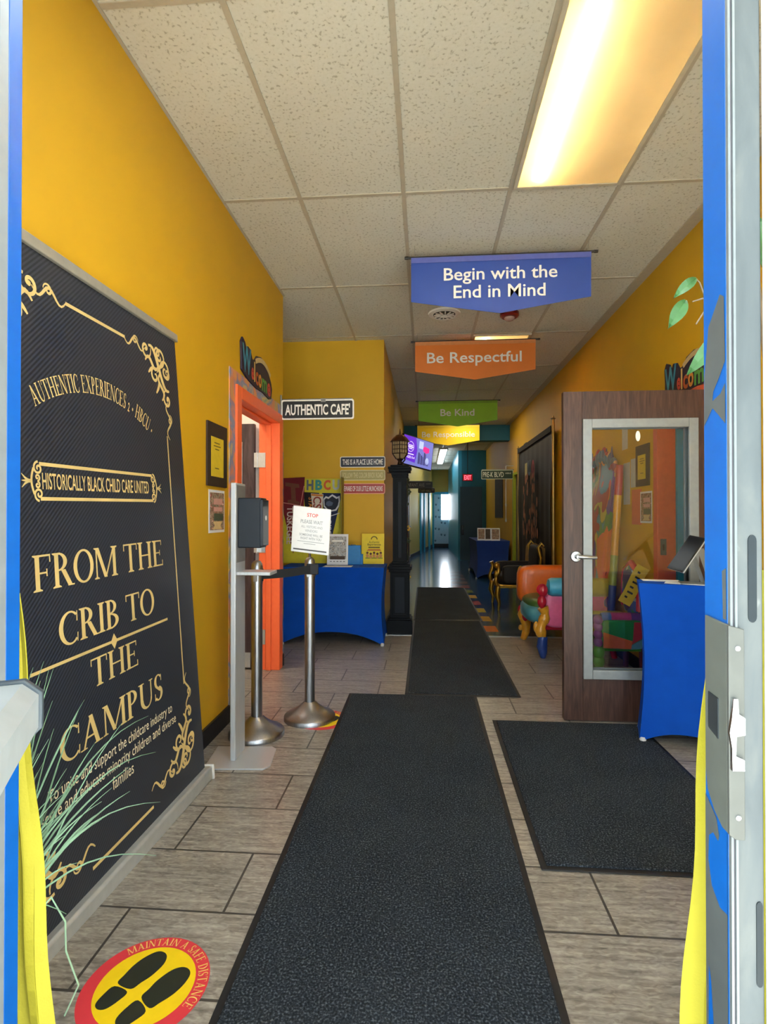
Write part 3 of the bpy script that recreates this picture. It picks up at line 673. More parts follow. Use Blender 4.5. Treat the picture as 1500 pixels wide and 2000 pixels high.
MB().box(-.105, .475, .87, 1.86, ZC - .015, ZC - .001).build('frame', WHT, pn_)
MB().box(-.085, .455, .89, 1.84, ZC - .019, ZC - .015).build('diffuser', mat('panel_glow', '#ffffff', emit=5, ecol='#f6fdff'), pn_)
troffer(*TROFFERS[0], 'large ceiling light near the entrance, glowing along its left side', 95)
p2 = thing('fill_panel', (.80, 9.9, ZC), 'added square fill panel deep in the corridor, hidden above the lime green banner', 'ceiling light')  # extra lamp added to brighten the yellow banner, hidden by the green one
MB().box(.51, 1.085, 9.32, 10.48, ZC - .012, ZC - .001).build('frame', WHT, p2)
MB().box(.53, 1.065, 9.34, 10.46, ZC - .016, ZC - .012).build('diffuser', mat('panel_dim', '#ffffff', emit=3, ecol='#fff0d0'), p2)
troffer(*TROFFERS[1], 'small lit ceiling panel seen just above the orange banner', 200)
# openings in the ceiling slab for the two trays
def cut_ceiling():
    xs = [-3.2, .503, 1.092, 3.6]; ys = [.70, 1.895, 3.10, 5.60, 6.80, 24]
    m = MB()
    for i in range(3):
        for j in range(5):
            if i == 1 and j in (1, 3):
                m.box(xs[i], xs[i + 1], ys[j], ys[j + 1], ZC + .08, ZC + .12)
            else: m.box(xs[i], xs[i + 1], ys[j], ys[j + 1], ZC, ZC + .12)
    old = ceil.data; tmp = m.build('ceiling', 'acoustic_tile'); ceil.data = tmp.data; bpy.data.objects.remove(tmp)
cut_ceiling()
sl = thing('strip_light', (.6, 16.8, ZC - .05), 'white strip light on the ceiling deep in the corridor', 'ceiling light')
MB().box(.42, .62, 14.9, 18.8, ZC - .04, ZC - .001).build('housing', WHT, sl)
MB().box(.44, .60, 14.95, 18.75, ZC - .07, ZC - .04).build('diffuser', mat('strip_glow', '#ffffff', emit=6, ecol='#f4f8ff'), sl)
vt = thing('round_air_vent', (.18, 5.0, ZC), 'round white ceiling diffuser with slotted centre, behind the blue banner', 'vent')
MB().lathe([(.15, 0), (.145, -.012), (.11, -.02), (.105, -.012)], (.18, 5.0, ZC), 36).build('rim', WHT, vt)
MB().lathe([(.104, -.008), (.10, -.018), (.02, -.02)], (.18, 5.0, ZC), 36).build('core', mat('vent_dark', '#3b3a38', .6), vt)
v = MB()
for k in range(12):
    an = 2 * pi * k / 12; v.obox((.18 + .035 * cos(an), 5.0 + .035 * sin(an), ZC - .026), (.06 * cos(an), .06 * sin(an), 0), (-.012 * sin(an), .012 * cos(an), 0), (0, 0, .008))
v.lathe([(.036, -.028), (.03, -.032), (.005, -.033)], (.18, 5.0, ZC), 20).build('vanes', WHT, vt)
sm = thing('alarm_strobe', (.78, 5.03, ZC), 'dark red alarm dome on the ceiling by the blue banner point', 'alarm')
MB().lathe([(.085, 0), (.085, -.03), (.07, -.045)], (.78, 5.03, ZC), 28).build('base', mat('alarm_red', '#7a1515', .35), sm)
MB().ball((.78, 5.03, ZC - .05), .05, .05, .028).build('lens', mat('alarm_lens', '#c9a9a0', .1, var=.1), sm)

# ================================================================== hanging banners
def hang_banner(y, colr, lines, label, x0, w=1.22, h=.305, tip=.095, edge=None):
    z1 = 3.055; r = thing('ceiling_banner', (x0 + w / 2, y, z1), label, 'banner', 'motto banners hanging across the corridor')
    fr = FACE(x0, z1 - h, y)
    m = MB(); nx = 24
    pts = []
    for k in range(nx + 1):
        s = k / nx; bot = -tip * (1 - abs(2 * s - 1)); wob = .0025 * sin(5 * s + y) 
        pts.append((fr.at(s * w, h, 0), fr.at(s * w, h * .55, wob), fr.at(s * w, bot, wob * 1.6 - .004)))
    for k in range(nx):
        for j in range(2): m.face([pts[k][j + 1], pts[k + 1][j + 1], pts[k + 1][j], pts[k][j]])
    cm = mat('banner_%s' % colr, colr, .6, var=.05, scale=5)
    m.build('cloth', cm, r, solid=.002)
    m = MB().tube([(x0 - .04, y, z1), (x0 + w + .04, y, z1)], .008, 10)
    m.build('rod', mat('rod_black', '#2a2622', .4), r)
    for x in (x0 - .045, x0 + w + .02): MB().lathe([(.010, 0), (.010, .025)], (x, y, z1), 12, 'x').build('rod_cap', mat('rod_black', '#2a2622'), r)
    hm = MB().slab(fr, 0, w, h - .040, h + .004, .0055, .007)
    hm.build('hem', mat('hem_%s' % (edge or colr), edge or colr, .6), r)
    for x in (x0 + .02, x0 + w - .02): MB().tube([(x, y, z1), (x + .005, y, ZC)], .0015, 6).build('hanging_wire', mat('wire', '#a09a8a', .4), r)
    for (s, a0, a1, b0, b1) in lines: MB().text(fr, s, a0 * w, a1 * w, b0, b1, .008, .012).build('lettering', LETTER, r)
hang_banner(3.73, '#2d4a9e', [('Begin with the', .185, .815, .108, .222), ('End in Mind', .24, .75, .012, .100)], 'royal blue banner reading Begin with the End in Mind', -.095, edge='#5a62ac')
hang_banner(5.54, '#e07a28', [('Be Respectful', .10, .885, .045, .190)], 'orange banner reading Be Respectful', -.10, edge='#d98a50')
hang_banner(8.42, '#96cc26', [('Be Kind', .28, .71, .068, .176)], 'lime green banner reading Be Kind', -.10, edge='#86b22c')
hang_banner(10.67, '#ffd416', [('Be Responsible', .075, .925, .035, .178)], 'golden yellow banner reading Be Responsible', -.15, edge='#ffe04a')

# ================================================================== roll-up banner leaning on the left wall
B0 = Vector((-1.046, 2.496, .06)); ru = Vector((.045, 1, 0)).normalized(); rv = (Vector((-1.186, 2.462, 2.11)) - B0).normalized()
ru = (ru - rv * ru.dot(rv)).normalized()
BW = 1.235; BH = 2.035
class Twist(Fr):
    """the print hangs flat against the wall at the top and swings out a little at the floor"""
    def at(s, a, b, c=0): return Fr.at(s, a, b, c) + Vector((-.045 * a * max(0, b) / BH, 0, 0))
bf = Twist(B0, ru, rv)
rb = thing('rollup_banner', tuple(B0 + ru * (-BW / 2) - Vector((0, 0, .06))), 'tall black and gold roll-up banner standing against the left yellow wall', 'banner stand')
m = MB(); NB = 24
for i in range(NB):
    for j in range(NB): m.rect(bf, -BW + BW * i / NB, -BW + BW * (i + 1) / NB, BH * j / NB, BH * (j + 1) / NB, 0)
m.build('print_panel', 'banner_vinyl', rb, solid=.002)
MB().slab(bf, -BW - .01, .012, BH - .004, BH + .032, -.012, .012).build('top_rail', mat('rail_grey', '#a9a496', .4, metal=.3), rb, bevel=.003)
MB().slab(bf, -BW - .02, .02, -.062, .004, -.05, .03).build('base_cassette', mat('cassette', '#b5b8b6', .4, metal=.35), rb, bevel=.01)
MB().slab(bf, .02, .035, -.066, .006, -.055, .034).build('end_cap', mat('endcap', '#d5d6d2', .5), rb, bevel=.006)
t = MB(); serif_arc(t, bf, 'AUTHENTIC EXPERIENCES 2 * HBCU *', -.618, 1.028, .62, radians(90 + 32.7), radians(90 - 32.7), .060); t.build('gold_lettering', GOLD, rb)
for s_, a0, a1, b0, h_ in (('FROM THE', -1.0, -.248, .998, .108), ('CRIB TO', -.905, -.342, .812, .103), ('THE', -.765, -.480, .638, .097), ('CAMPUS', -.927, -.317, .455, .102)):
    t = MB(); serif(t, bf, s_, a0, a1, b0, h_); t.build('gold_lettering', GOLD, rb)
MB().text(bf, 'HISTORICALLY BLACK CHILD CARE UNITED', -.94, -.33, 1.302, 1.353, .001, .01).build('gold_lettering', GOLD, rb)
PG = mat('pale_gold', '#ecdfbb', .45)
MB().text(bf, 'To unite and support the childcare industry to', -.982, -.258, .358, .408, .001, 0).build('motto_lettering', PG, rb)
MB().text(bf, 'serve and educate minority children and diverse', -1.014, -.232, .304, .354, .001, 0).build('motto_lettering', PG, rb)
MB().text(bf, 'families', -.682, -.555, .254, .298, .001, 0).build('motto_lettering', PG, rb)
for cx, sx in ((-.072, -1), (-BW + .072, 1)):
    for cy, sy in ((1.962, -1), (.082, 1)):
        t = MB(); flourish(t, bf, cx, cy, sx, sy, 1.1); t.build('corner_flourish', GOLD, rb)
for r_ in ((-.79, -.44, 1.912, 1.924), (-.806, -.44, .056, .068), (-.146, -.137, .45, 1.565), (-BW + .137, -BW + .146, .45, 1.565)): MB().rect(bf, *r_, .001).build('border_line', GOLD, rb)
MB().rect(bf, -1.027, -.246, .760, .770, .001).poly(bf, [(-.648, .765), (-.628, .737), (-.608, .765), (-.628, .793)], .0015).build('divider', GOLD, rb)
t = MB().rect(bf, -.95, -.30, 1.373, 1.384, .001).rect(bf, -.95, -.30, 1.268, 1.279, .001)
for sx, x in ((1, -.95), (-1, -.30)):
    for yy, dd in ((1.365, 1), (1.287, -1)):
        t.ribbon(bf, spiral(x - sx * .005, yy, .020, 1.4, radians(90) * dd, sx * dd), .007, .001)
        t.ribbon(bf, spiral(x - sx * .010, (yy + 1.326) / 2 - dd * .008, .011, 1.2, radians(-90) * dd, sx * dd), .006, .001)
    t.ribbon(bf, [(x - sx * (.024 + .010 * sin(k / 12 * pi)), 1.287 + .078 * k / 12) for k in range(13)], .008, .001)
    for e_ in (1, 0, -1): t.ribbon(bf, [(x - sx * (.036 + .012 * k), 1.326 + e_ * .0045 * k * k / 2) for k in range(4)], [.010, .008, .006, .002], .001)
t.build('title_frame', GOLD, rb)

# ================================================================== floor: mats and stickers
def floor_mat(x0, x1, y0, y1, label, skew=0):
    r = thing('floor_mat', ((x0 + x1) / 2, (y0 + y1) / 2, 0), label, 'mat', 'black entrance mats')
    fr = Fr((x0, y0, .002), (1, -skew, 0), (skew, 1, 0)); w, l = x1 - x0, y1 - y0
    MB().slab(fr, 0, w, 0, l, 0, .004).build('rubber_edge', BLK, r, bevel=.002)
    MB().slab(fr, .022, w - .022, .022, l - .022, .002, .010).build('pile', 'black_mat', r, bevel=.003)
    return r
floor_mat(-.535, .358, .76, 3.79, 'long black carpet mat nearest the camera, in the middle of the floor')
floor_mat(-.142, .664, 3.80, 6.50, 'second black mat, lying beyond the long one and crossing the floor change')
floor_mat(-.142, .690, 6.52, 9.50, 'farthest black mat, lying on the dark blue corridor floor')
floor_mat(.412, 1.29, 1.955, 3.36, 'short black mat in front of the brown oak door')
def sticker(cx, cy, label, rot=0, r_=.165):
    r = thing('floor_sticker', (cx, cy, 0), label, 'floor sticker', 'round distance stickers on the floor')
    fr = Fr((cx, cy, .0006), (cos(rot), sin(rot), 0), (-sin(rot), cos(rot), 0))
    MB().prism(fr, [(r_ * cos(2 * pi * k / 56), r_ * sin(2 * pi * k / 56)) for k in range(56)], 0, .0006).build('red_disc', mat('sticker_red', '#d93a46', .45, var=.04), r)
    MB().disc(fr, 0, 0, r_ * .775, off=.0010, n=56).build('yellow_disc', mat('sticker_yellow', '#f2cf12', .45, var=.04), r)
    def smooth(q):
        n = len(q); o = []
        for i in range(n):
            a, b, c, d = q[i - 1], q[i], q[(i + 1) % n], q[(i + 2) % n]
            for k in range(4):
                t = k / 4; o.append(tuple(.5 * (2 * b[j] + (c[j] - a[j]) * t + (2 * a[j] - 5 * b[j] + 4 * c[j] - d[j]) * t * t + (3 * b[j] - a[j] - 3 * c[j] + d[j]) * t ** 3) for j in (0, 1)))
        return o
    for s in (-1, 1):
        m = MB()
        out = [(-.036, .005), (-.041, .035), (-.036, .075), (-.02, .098), (.002, .104), (.022, .094), (.034, .065), (.036, .03), (.028, -.005), (.018, -.03), (-.03, -.022)]
        hl = [(-.03, -.032), (.017, -.04), (.018, -.07), (.008, -.098), (-.012, -.104), (-.03, -.092), (-.036, -.06)]
        for pts in (out, hl):
            pts = smooth(pts)
            q = [((-x if s < 0 else x) * .95 + s * .052, y * .98 - .006) for x, y in pts]
            m.poly(fr, q if s > 0 else q[::-1], .0014)
        m.build('shoe_print', mat('print_black', '#22281f', .5), r)
    t = MB(); serif_arc(t, fr, 'MAINTAIN A SAFE DISTANCE', 0, 0, r_ * .815, radians(165), radians(5), r_ * .155, .0014)
    t.build('lettering', mat('sticker_letter', '#f0d070', .5), r)
sticker(-.748, 1.398, 'red and yellow footprint sticker by the foot of the roll-up banner', radians(-42) + .25)
sticker(-.640, 3.30, 'red round floor sticker mostly hidden under the sign-bearing steel post', radians(-30))

# ================================================================== hand sanitiser stand and stanchions
ss = thing('sanitizer_stand', (-.95, 2.74, 0), 'silver floor stand with dark touch-free dispenser by the left doorway', 'dispenser stand')
fp = FLOOR()
MB().prism(fp, [(-1.10, 2.60), (-.80, 2.62), (-.775, 2.66), (-.80, 2.855), (-.83, 2.88), (-1.125, 2.86)], 0, .008).build('base_plate', 'satin_silver', ss, bevel=.002)
MB().box(-.995, -.967, 2.69, 2.84, .008, 1.432).build('column', 'satin_silver', ss, bevel=.004)
MB().box(-.967, -.9655, 2.70, 2.83, 1.02, 1.42).build('back_panel', mat('stand_grey', '#8b8a88', .45, metal=.4), ss)
ds = MB().box(-.966, -.842, 2.715, 2.815, 1.095, 1.355).build('dispenser', mat('slate_plastic', '#141d29', .35, var=.04), ss, bevel=.006)
MB().box(-.85, -.832, 2.712, 2.818, 1.105, 1.345).build('dispenser_cover', mat('slate_cover', '#232c38', .3), ds, bevel=.004)
MB().disc(RIGHT(0, 0, -.831), -2.765, 1.25, .012).lathe([(.013, 0), (.013, .0015)], (-.832, 2.765, 1.25), 18, 'x').build('keyhole_badge', PAPER, ds)
MB().box(-.87, -.845, 2.73, 2.79, 1.075, 1.097).build('nozzle', mat('satin_chrome', '#c4c8cc'), ds)
MB().box(-.967, -.790, 2.70, 2.83, .955, .973).build('drip_tray', 'satin_silver', ss, bevel=.003)

def stanchion(x, y, label):
    r = thing('stanchion', (x, y, 0), label, 'barrier post', 'steel queue barrier posts')
    MB().lathe([(.158, 0), (.158, .022), (.152, .030), (.10, .055), (.06, .085), (.035, .11)], (x, y, 0), 44).build('base', 'brushed_steel', r)
    MB().lathe([(.0315, .10), (.0315, .87)], (x, y, 0), 28).build('post', 'brushed_steel', r)
    hd = MB().lathe([(.033, .87), (.033, .965), (.030, .985), (.020, 1.0), (.006, 1.006)], (x, y, 0), 28).build('cassette_head', 'brushed_steel', r)
    MB().box(x + .022, x + .0345, y - .013, y + .013, .885, .955).build('belt_slot', BLK, hd)
    MB().box(x - .012, x + .012, y - .0345, y - .022, .885, .955).build('belt_clip', mat('satin_chrome', '#c4c8cc'), hd)
    return r
sa = stanchion(-.968, 3.045, 'steel barrier post with bare domed top beside the dispenser stand')
sb = copy_tree(sa, (-.716, 3.31, 0)); sb['label'] = 'steel barrier post carrying the white STOP notice'
bl = MB()
p0 = Vector((-.934, 3.047, 0)); p1 = Vector((-.70, 3.272, 0)); n_ = 10
for k in range(n_):
    a0 = p0.lerp(p1, k / n_); a1 = p0.lerp(p1, (k + 1) / n_); z0 = .896 - .006 * sin(pi * k / n_) + .012 * k / n_; z1 = .896 - .006 * sin(pi * (k + 1) / n_) + .012 * (k + 1) / n_
    bl.face([a0 + Vector((0, 0, z0)), a1 + Vector((0, 0, z1)), a1 + Vector((0, 0, z1 + .05)), a0 + Vector((0, 0, z0 + .05))])
bb = bl.build('barrier_belt', mat('belt_black', '#15171a', .8, bump=.2, bscale=900), sa, solid=.003)
bb['label'] = 'black webbing belt stretched across to the other post'
MB().box(-.728, -.655, 3.268, 3.283, .900, .966).build('belt_end', BLK, bb, bevel=.004)
# notice held over the right post
c_ = Vector((-.722, 3.295, 1.03)); sf = Fr(c_ + Vector((-.108, 0, .015)), (1, 0, -.115), (.05, .02, 1))
nt = thing('sign_holder', (-.716, 3.30, 1.0), 'white STOP PLEASE WAIT notice in a tilted sign holder on the steel post', 'notice')
MB().slab(sf, -.003, .237, -.003, .283, -.008, -.001).build('holder', mat('holder_white', '#d9d9d6', .35), nt, bevel=.002)
MB().slab(sf, 0, .234, 0, .28, -.001, .0006).build('sheet', PAPER, nt)
MB().slab(sf, .012, .222, .012, .020, .0006, .004).build('holder_lip', mat('lip_dark', '#4a4a4c', .4), nt)
MB().tube([(-.716, 3.31, 1.0), (-.716, 3.303, 1.03)], .008).build('holder_stem', CHROME, nt)
t = MB().text(sf, 'STOP', .088, .158, .222, .245, .0012, .02); t.build('red_lettering', mat('red_ink', '#e0605c', .6), nt)
t = MB().text(sf, 'PLEASE WAIT', .05, .19, .180, .203, .0012, .01)
t.text(sf, 'ALL VISITORS AND', .055, .19, .153, .168, .0012, 0).text(sf, 'VENDORS', .08, .158, .128, .143, .0012, 0)
t.text(sf, 'SOMEONE WILL BE', .045, .192, .102, .117, .0012, .01).text(sf, 'RIGHT WITH YOU', .055, .185, .080, .095, .0012, .01)
for k, (a0, a1) in enumerate([(.035, .205), (.075, .15)]): t.rect(sf, a0, a1, .066 - k * .013, .069 - k * .013, .0012)
t.build('grey_lettering', mat('grey_ink', '#9aa0a8', .6), nt)

# ================================================================== signs on the walls
def plate_sign(fr, w, h, face, txt, name, label, letter='white_letter', border='#e8e4da', small=None, inset=.012, cat='sign', group=None, r=.018, tx=(.055, .945), ty=(.22, .78), bold=.015):
    r0 = thing(name, tuple(fr.at(w / 2, h / 2)), label, cat, group)
    def rr(x0, x1, y0, y1, r):
        p = []
        for cx, cy, s in ((x1 - r, y0 + r, -90), (x1 - r, y1 - r, 0), (x0 + r, y1 - r, 90), (x0 + r, y0 + r, 180)):
            p += [(cx + r * cos(radians(s + 18 * k)), cy + r * sin(radians(s + 18 * k))) for k in range(6)]
        return p
    MB().prism(fr, rr(0, w, 0, h, r), 0, .003).build('border', mat('sign_border_%s' % border, border, .5), r0)
    MB().prism(fr, rr(inset, w - inset, inset, h - inset, r * .7), .002, .0036).build('panel', mat('sign_%s' % face, face, .45, var=.05), r0)
    t = MB().text(fr, txt, w * tx[0], w * tx[1], h * ty[0], h * ty[1], .0042, bold)
    if small: t.text(fr, small[0], w * small[1], w * small[2], h * small[3], h * small[4], .0042, .01)
    t.build('lettering', letter, r0); return r0
cf = plate_sign(FACE(-1.215 + .02, 2.062, 4.40), .612, .165, '#1f2022', "AUTHENTIC CAFE'", 'street_sign', 'black street sign reading AUTHENTIC CAFE above the orange doorway', bold=.025)
MB().tube([(-1.197, 4.402, 2.04), (-1.197, 4.402, 2.27)], .008).box(-1.205, -1.190, 4.39, 4.414, 2.15, 2.19).tube([(-1.197, 4.404, 2.232), (-.60, 4.404, 2.232)], .005).box(-.86, -.82, 4.394, 4.408, 2.205, 2.235).build('bracket', mat('bracket_metal', '#8d8f90', .35, metal=.8), cf)
g = 'three little plaques on the facing wall'
plate_sign(FACE(-.905, 1.778, 5.697), .485, .118, '#1d2233', 'THIS IS A PLACE LIKE HOME', 'wall_plaque', 'navy plaque reading THIS IS A PLACE LIKE HOME', group=g, inset=.008, ty=(.25, .75))
plate_sign(FACE(-.905, 1.640, 5.697), .485, .112, '#a89a58', 'FOLLOW THE COLOR BRICK ROAD', 'wall_plaque', 'khaki plaque reading FOLLOW THE COLOR BRICK ROAD', letter=mat('khaki_letter', '#d2c690', .5), border='#ddd3a6', group=g, inset=.008, ty=(.25, .75))
plate_sign(FACE(-.900, 1.497, 5.697), .478, .112, '#a8302c', 'BEWARE OF OUR LITTLE MUNCHKINS', 'wall_plaque', 'red plaque reading BEWARE OF OUR LITTLE MUNCHKINS', letter=mat('pinkish_letter', '#eadfd8', .5), border='#e8a08a', group=g, inset=.008, ty=(.25, .75))
s_ = plate_sign(FACE(-.43, 1.88, 12.0), .60, .15, '#151515', 'INFANT AVE', 'street_sign', 'black hanging sign reading INFANT AVE on the left of the corridor', border='#3a3632', letter=mat('dim_letter', '#8f8a80', .5), small=('INFANTS', .76, .93, .55, .75), tx=(.05, .70))
MB().tube([(-.435, 12.01, 2.035), (.1, 12.01, 2.035)], .01).build('bracket', mat('bracket_metal', '#8d8f90'), s_)
s_ = plate_sign(FACE(-.19, 1.905, 15.0), .46, .125, '#12120f', 'STAFF HALL', 'street_sign', 'smaller black sign reading STAFF HALL beyond INFANT AVE', border='#2a2822', letter=mat('dim_yellow', '#a39d72', .5), small=('BLVD', .82, .95, .55, .8), tx=(.05, .78))
MB().tube([(-.435, 15.01, 2.036), (.26, 15.01, 2.036)], .01).build('bracket', mat('bracket_metal', '#8d8f90'), s_)
s_ = plate_sign(FACE(1.107, 1.985, 10.70), .62, .182, '#16301f', 'PRE-K BLVD', 'street_sign', 'dark green street sign reading PRE-K BLVD on the right wall', border='#b9c4ac', letter=mat('pale_green_letter', '#c9cbb8', .5), small=('AVENUE', .75, .93, .55, .72), tx=(.05, .70))
MB().tube([(1.12, 10.712, 2.172), (1.74, 10.712, 2.172)], .008).build('bracket', mat('bracket_metal', '#8d8f90'), s_)
ex = thing('exit_sign', (1.06, 13.5, 2.3), 'glowing red EXIT sign hanging before the teal wall', 'exit sign')
MB().box(.93, 1.19, 13.48, 13.52, 2.13, 2.31).build('housing', mat('exit_housing', '#4a1a1c', .4), ex, bevel=.006)
MB().box(.95, 1.17, 13.474, 13.481, 2.145, 2.295).build('face', mat('exit_face', '#5a0a10', .4, emit=.12, ecol='#ff1f30'), ex)
MB().text(FACE(0, 0, 13.473), 'EXIT', .975, 1.145, 2.165, 2.275, .001, .015).build('lettering', mat('exit_red', '#ff5060', .4, emit=1.2, ecol='#ff5060'), ex)
MB().tube([(1.06, 13.5, 2.31), (1.06, 13.5, ZC)], .008).build('hanging_rod', mat('rod_black', '#2a2622'), ex)

def welcome(fr, label):
    """cut-out welcome board, 0.72 wide"""
    r = thing('welcome_sign', tuple(fr.at(.33, 0)), label, 'sign', 'painted welcome boards above the doorways')
    W_ = .70
    pts = [(0, .02), (.0, .10), (-.01, .20), (.02, .24), (.07, .22), (.10, .17), (.13, .21), (.18, .20), (.22, .15), (.27, .155), (.32, .20), (.42, .22), (.52, .20), (.60, .15), (.67, .10), (.70, .05), (.68, -.03), (.62, -.045), (.46, -.03), (.30, -.035), (.14, -.02)]
    MB().prism(fr, pts, .001, .014).build('backboard', mat('welcome_dark', '#2d2438', .5), r, bevel=.003)
    arc = [(.28 + .37 * k / 14, .125 + .07 * sin(pi * (k + 2) / 17)) for k in range(15)]
    MB().ribbon(fr, arc, .034, .016).build('arc', mat('welcome_cream', '#cbb483', .5), r)
    for s, a0, a1, b0, b1, c in (('W', .005, .185, .015, .20, '#3f8fa8'), ('e', .19, .245, .005, .09, '#c8453c'), ('l', .25, .27, 0, .14, '#e0c070'), ('c', .28, .345, -.01, .085, '#b8562c'), ('o', .35, .42, -.012, .085, '#d89038'), ('m', .43, .55, -.018, .075, '#58a04a'), ('e', .56, .65, -.025, .075, '#c83a40')):
        MB().text(fr, s, a0, a1, b0, b1, .016, .03).build('letter_%s' % s.lower(), mat('wl_%s' % c, c, .45, var=.12, scale=40), r)
welcome(LEFT(3.42, 2.20), 'painted welcome sign with tilted W above the orange left doorway')
welcome(RIGHT(4.02, 2.115), 'painted welcome sign above the oak door on the right')

def notice(fr, label, w=.29, h=.36):
    r = thing('notice_board', tuple(fr.at(w / 2, h / 2)), label, 'notice', 'yellow notices in dark mounts')
    MB().slab(fr, 0, w, 0, h, .001, .012).build('mount', mat('mount_brown', '#33271f', .6), r)
    MB().slab(fr, .045, w - .06, .055, h - .08, .012, .0128).build('yellow_sheet', mat('notice_yellow', '#ddc02c', .6), r)
    t = MB()
    for k, (a0, a1) in enumerate([(.09, .17), (.08, .185), (.10, .16)]): t.rect(fr, a0, a1, h - .115 - k * .018, h - .109 - k * .018, .0132)
    t.rect(fr, .10, .16, .10, .106, .0132).build('printed_lines', mat('dim_ink', '#6b5a1a', .6), r)
notice(LEFT(2.878, 1.43), 'yellow notice on a dark mount left of the orange doorway')
notice(RIGHT(4.57, 1.50), 'yellow notice on a dark mount seen through the door glass', .26, .33)
def poster(fr, label, w=.22, h=.25):
    r = thing('poster', tuple(fr.at(w / 2, h / 2)), label, 'poster', 'white bordered collage posters')
    MB().slab(fr, 0, w, 0, h, .001, .003).build('sheet', PAPER, r)
    MB().rect(fr, .015, w - .01, .015, h - .015, .0034).build('collage', 'photo_print', r)
    t = MB().rect(fr, w * .3, w * .85, h * .66, h * .80, .0038).rect(fr, w * .3, w * .85, h * .5, h * .6, .0038); t.build('pale_panels', mat('poster_pink', '#d8a49a', .6), r)
    MB().rect(fr, w * .3, w * .9, h * .28, h * .45, .0038).build('green_panel', mat('poster_green', '#4a5a48', .6), r)
    MB().poly(fr, [(w * .2, h * .08), (w * .85, h * .08), (w * .72, h * .16), (w * .85, h * .26), (w * .25, h * .26), (w * .36, h * .16)], .0038).build('emblem', mat('poster_cream', '#d9c08a', .6), r)
poster(LEFT(2.915, 1.165), 'white bordered collage poster below the left yellow notice', .235, .245)
poster(RIGHT(4.50, 1.205), 'white bordered collage poster seen through the door glass', .225, .25)
for y, z, w, h, c, lab in ((4.87, 1.36, .15, .36, '#c2c6bf', 'tall white sheet taped at eye height behind the door glass'), (4.90, 1.84, .13, .22, '#d6d2c4', 'white sheet high on the right wall behind the door glass'), (4.70, 1.50, .11, .24, '#c9cfc8', 'narrow white sheet beside the mounted notice behind the glass'), (4.68, 1.19, .20, .29, '#d9714a', 'orange flyer on the wall behind the door glass')):
    o = MB().slab(RIGHT(y, z), 0, w, 0, h, .0005, .002).build('wall_flyer', mat('flyer_%s' % c, c, .6)); tag(o, lab, 'paper', 'papers on the right wall')

# ================================================================== table, board and pennants at the facing wall
def skirted_table(name, corners, ztop, arch, label, matn, splay=.0, group=None):
    """stretch cover over a table: corners go round; each side is cut in an arch between the feet"""
    c = sum((Vector((x, y, 0)) for x, y in corners), Vector()) / 4
    r = thing(name, tuple(c), label, 'table', group)
    m = MB(); P = [Vector((x, y, 0)) for x, y in corners]
    m.face([p + Vector((0, 0, ztop)) for p in P])
    n = 20; rows = 8
    for k in range(4):
        p, q = P[k], P[(k + 1) % 4]; L_ = (q - p).length; d_ = (q - p).normalized()
        out = Vector((d_.y, -d_.x, 0))
        grid = []
        for i in range(n + 1):
            s = i / n; bot = arch * min(1, L_ / .8) * (1 - abs(2 * s - 1) ** 2.2)
            col = []
            for j in range(rows + 1):
                t_ = j / rows; z = ztop + (bot - ztop) * t_
                inw = (.045 * sin(pi * t_)) * (1 - .35 * abs(2 * s - 1))
                base = p.lerp(q, s)
                tocorner = (p if s < .5 else q)
                base = base + (c - base).normalized() * splay * t_ * 0
                col.append(base - out * inw + Vector((0, 0, z)) + (d_ * (.03 if s < .5 else -.03) * sin(pi * t_) * abs(2 * s - 1) ** 3))
            grid.append(col)
        for i in range(n):
            for j in range(rows): m.face([grid[i][j + 1], grid[i + 1][j + 1], grid[i + 1][j], grid[i][j]])
    m.build('stretch_cover', matn, r, smooth=60)
    f = MB()
    for p in P:
        f = MB(); pp = p + (c - p).normalized() * .02; f.lathe([(.018, 0), (.018, .02), (.012, .03)], (pp.x, pp.y, 0), 12); f.build('foot', mat('foot_white', '#cfd2d4', .5), r)
    return r
skirted_table('covered_table', [(-1.42, 5.20), (-.395, 5.20), (-.395, 5.665), (-1.42, 5.665)], .76, .13, 'royal blue covered table against the facing wall, holding the college board', BLU, group='tables under blue stretch covers')
bx = FACE(-1.50, .762, 5.60); bx = Fr((-1.52, 5.60, .763), (1, 0, 0), (0, .07, 1))
bd = thing('display_board', (-1.2, 5.62, .765), 'yellow HBCU display board standing on the blue table', 'display board')
MB().slab(bx, .0, .66, 0, .90, -.012, 0).build('board', mat('board_yellow', '#c9bd22', .6), bd)
MB().box(-.868, -.860, 5.50, 5.66, .763, 1.665).build('side_wing', mat('board_edge', '#8a7a20', .6), bd)
for s, a0, c in (('H', .26, '#5a626c'), ('B', .355, '#2f8a84'), ('C', .445, '#c8561e'), ('U', .54, '#a9b0a8')):
    MB().text(bx, s, a0, a0 + .075, .775, .885, .003, .05).build('letter_%s' % s.lower(), mat('let_%s' % c, c, .5), bd)
def pennant(pts, c, off, label, logo, lettering, lc):
    r = thing('pennant', tuple(bx.at(*pts[0], off)), label, 'pennant', 'college pennants on the display board')
    MB().prism(bx, pts, off, off + .003).build('felt', mat('felt_%s' % c, c, .85, bump=.2), r)
    if logo: logo(r, off + .0036)
    (s, a0, a1, b0, b1) = lettering
    MB().text(bx, s, a0, a1, b0, b1, off + .004, .02, -90).build('lettering', mat('pl_%s' % lc, lc, .6), r)
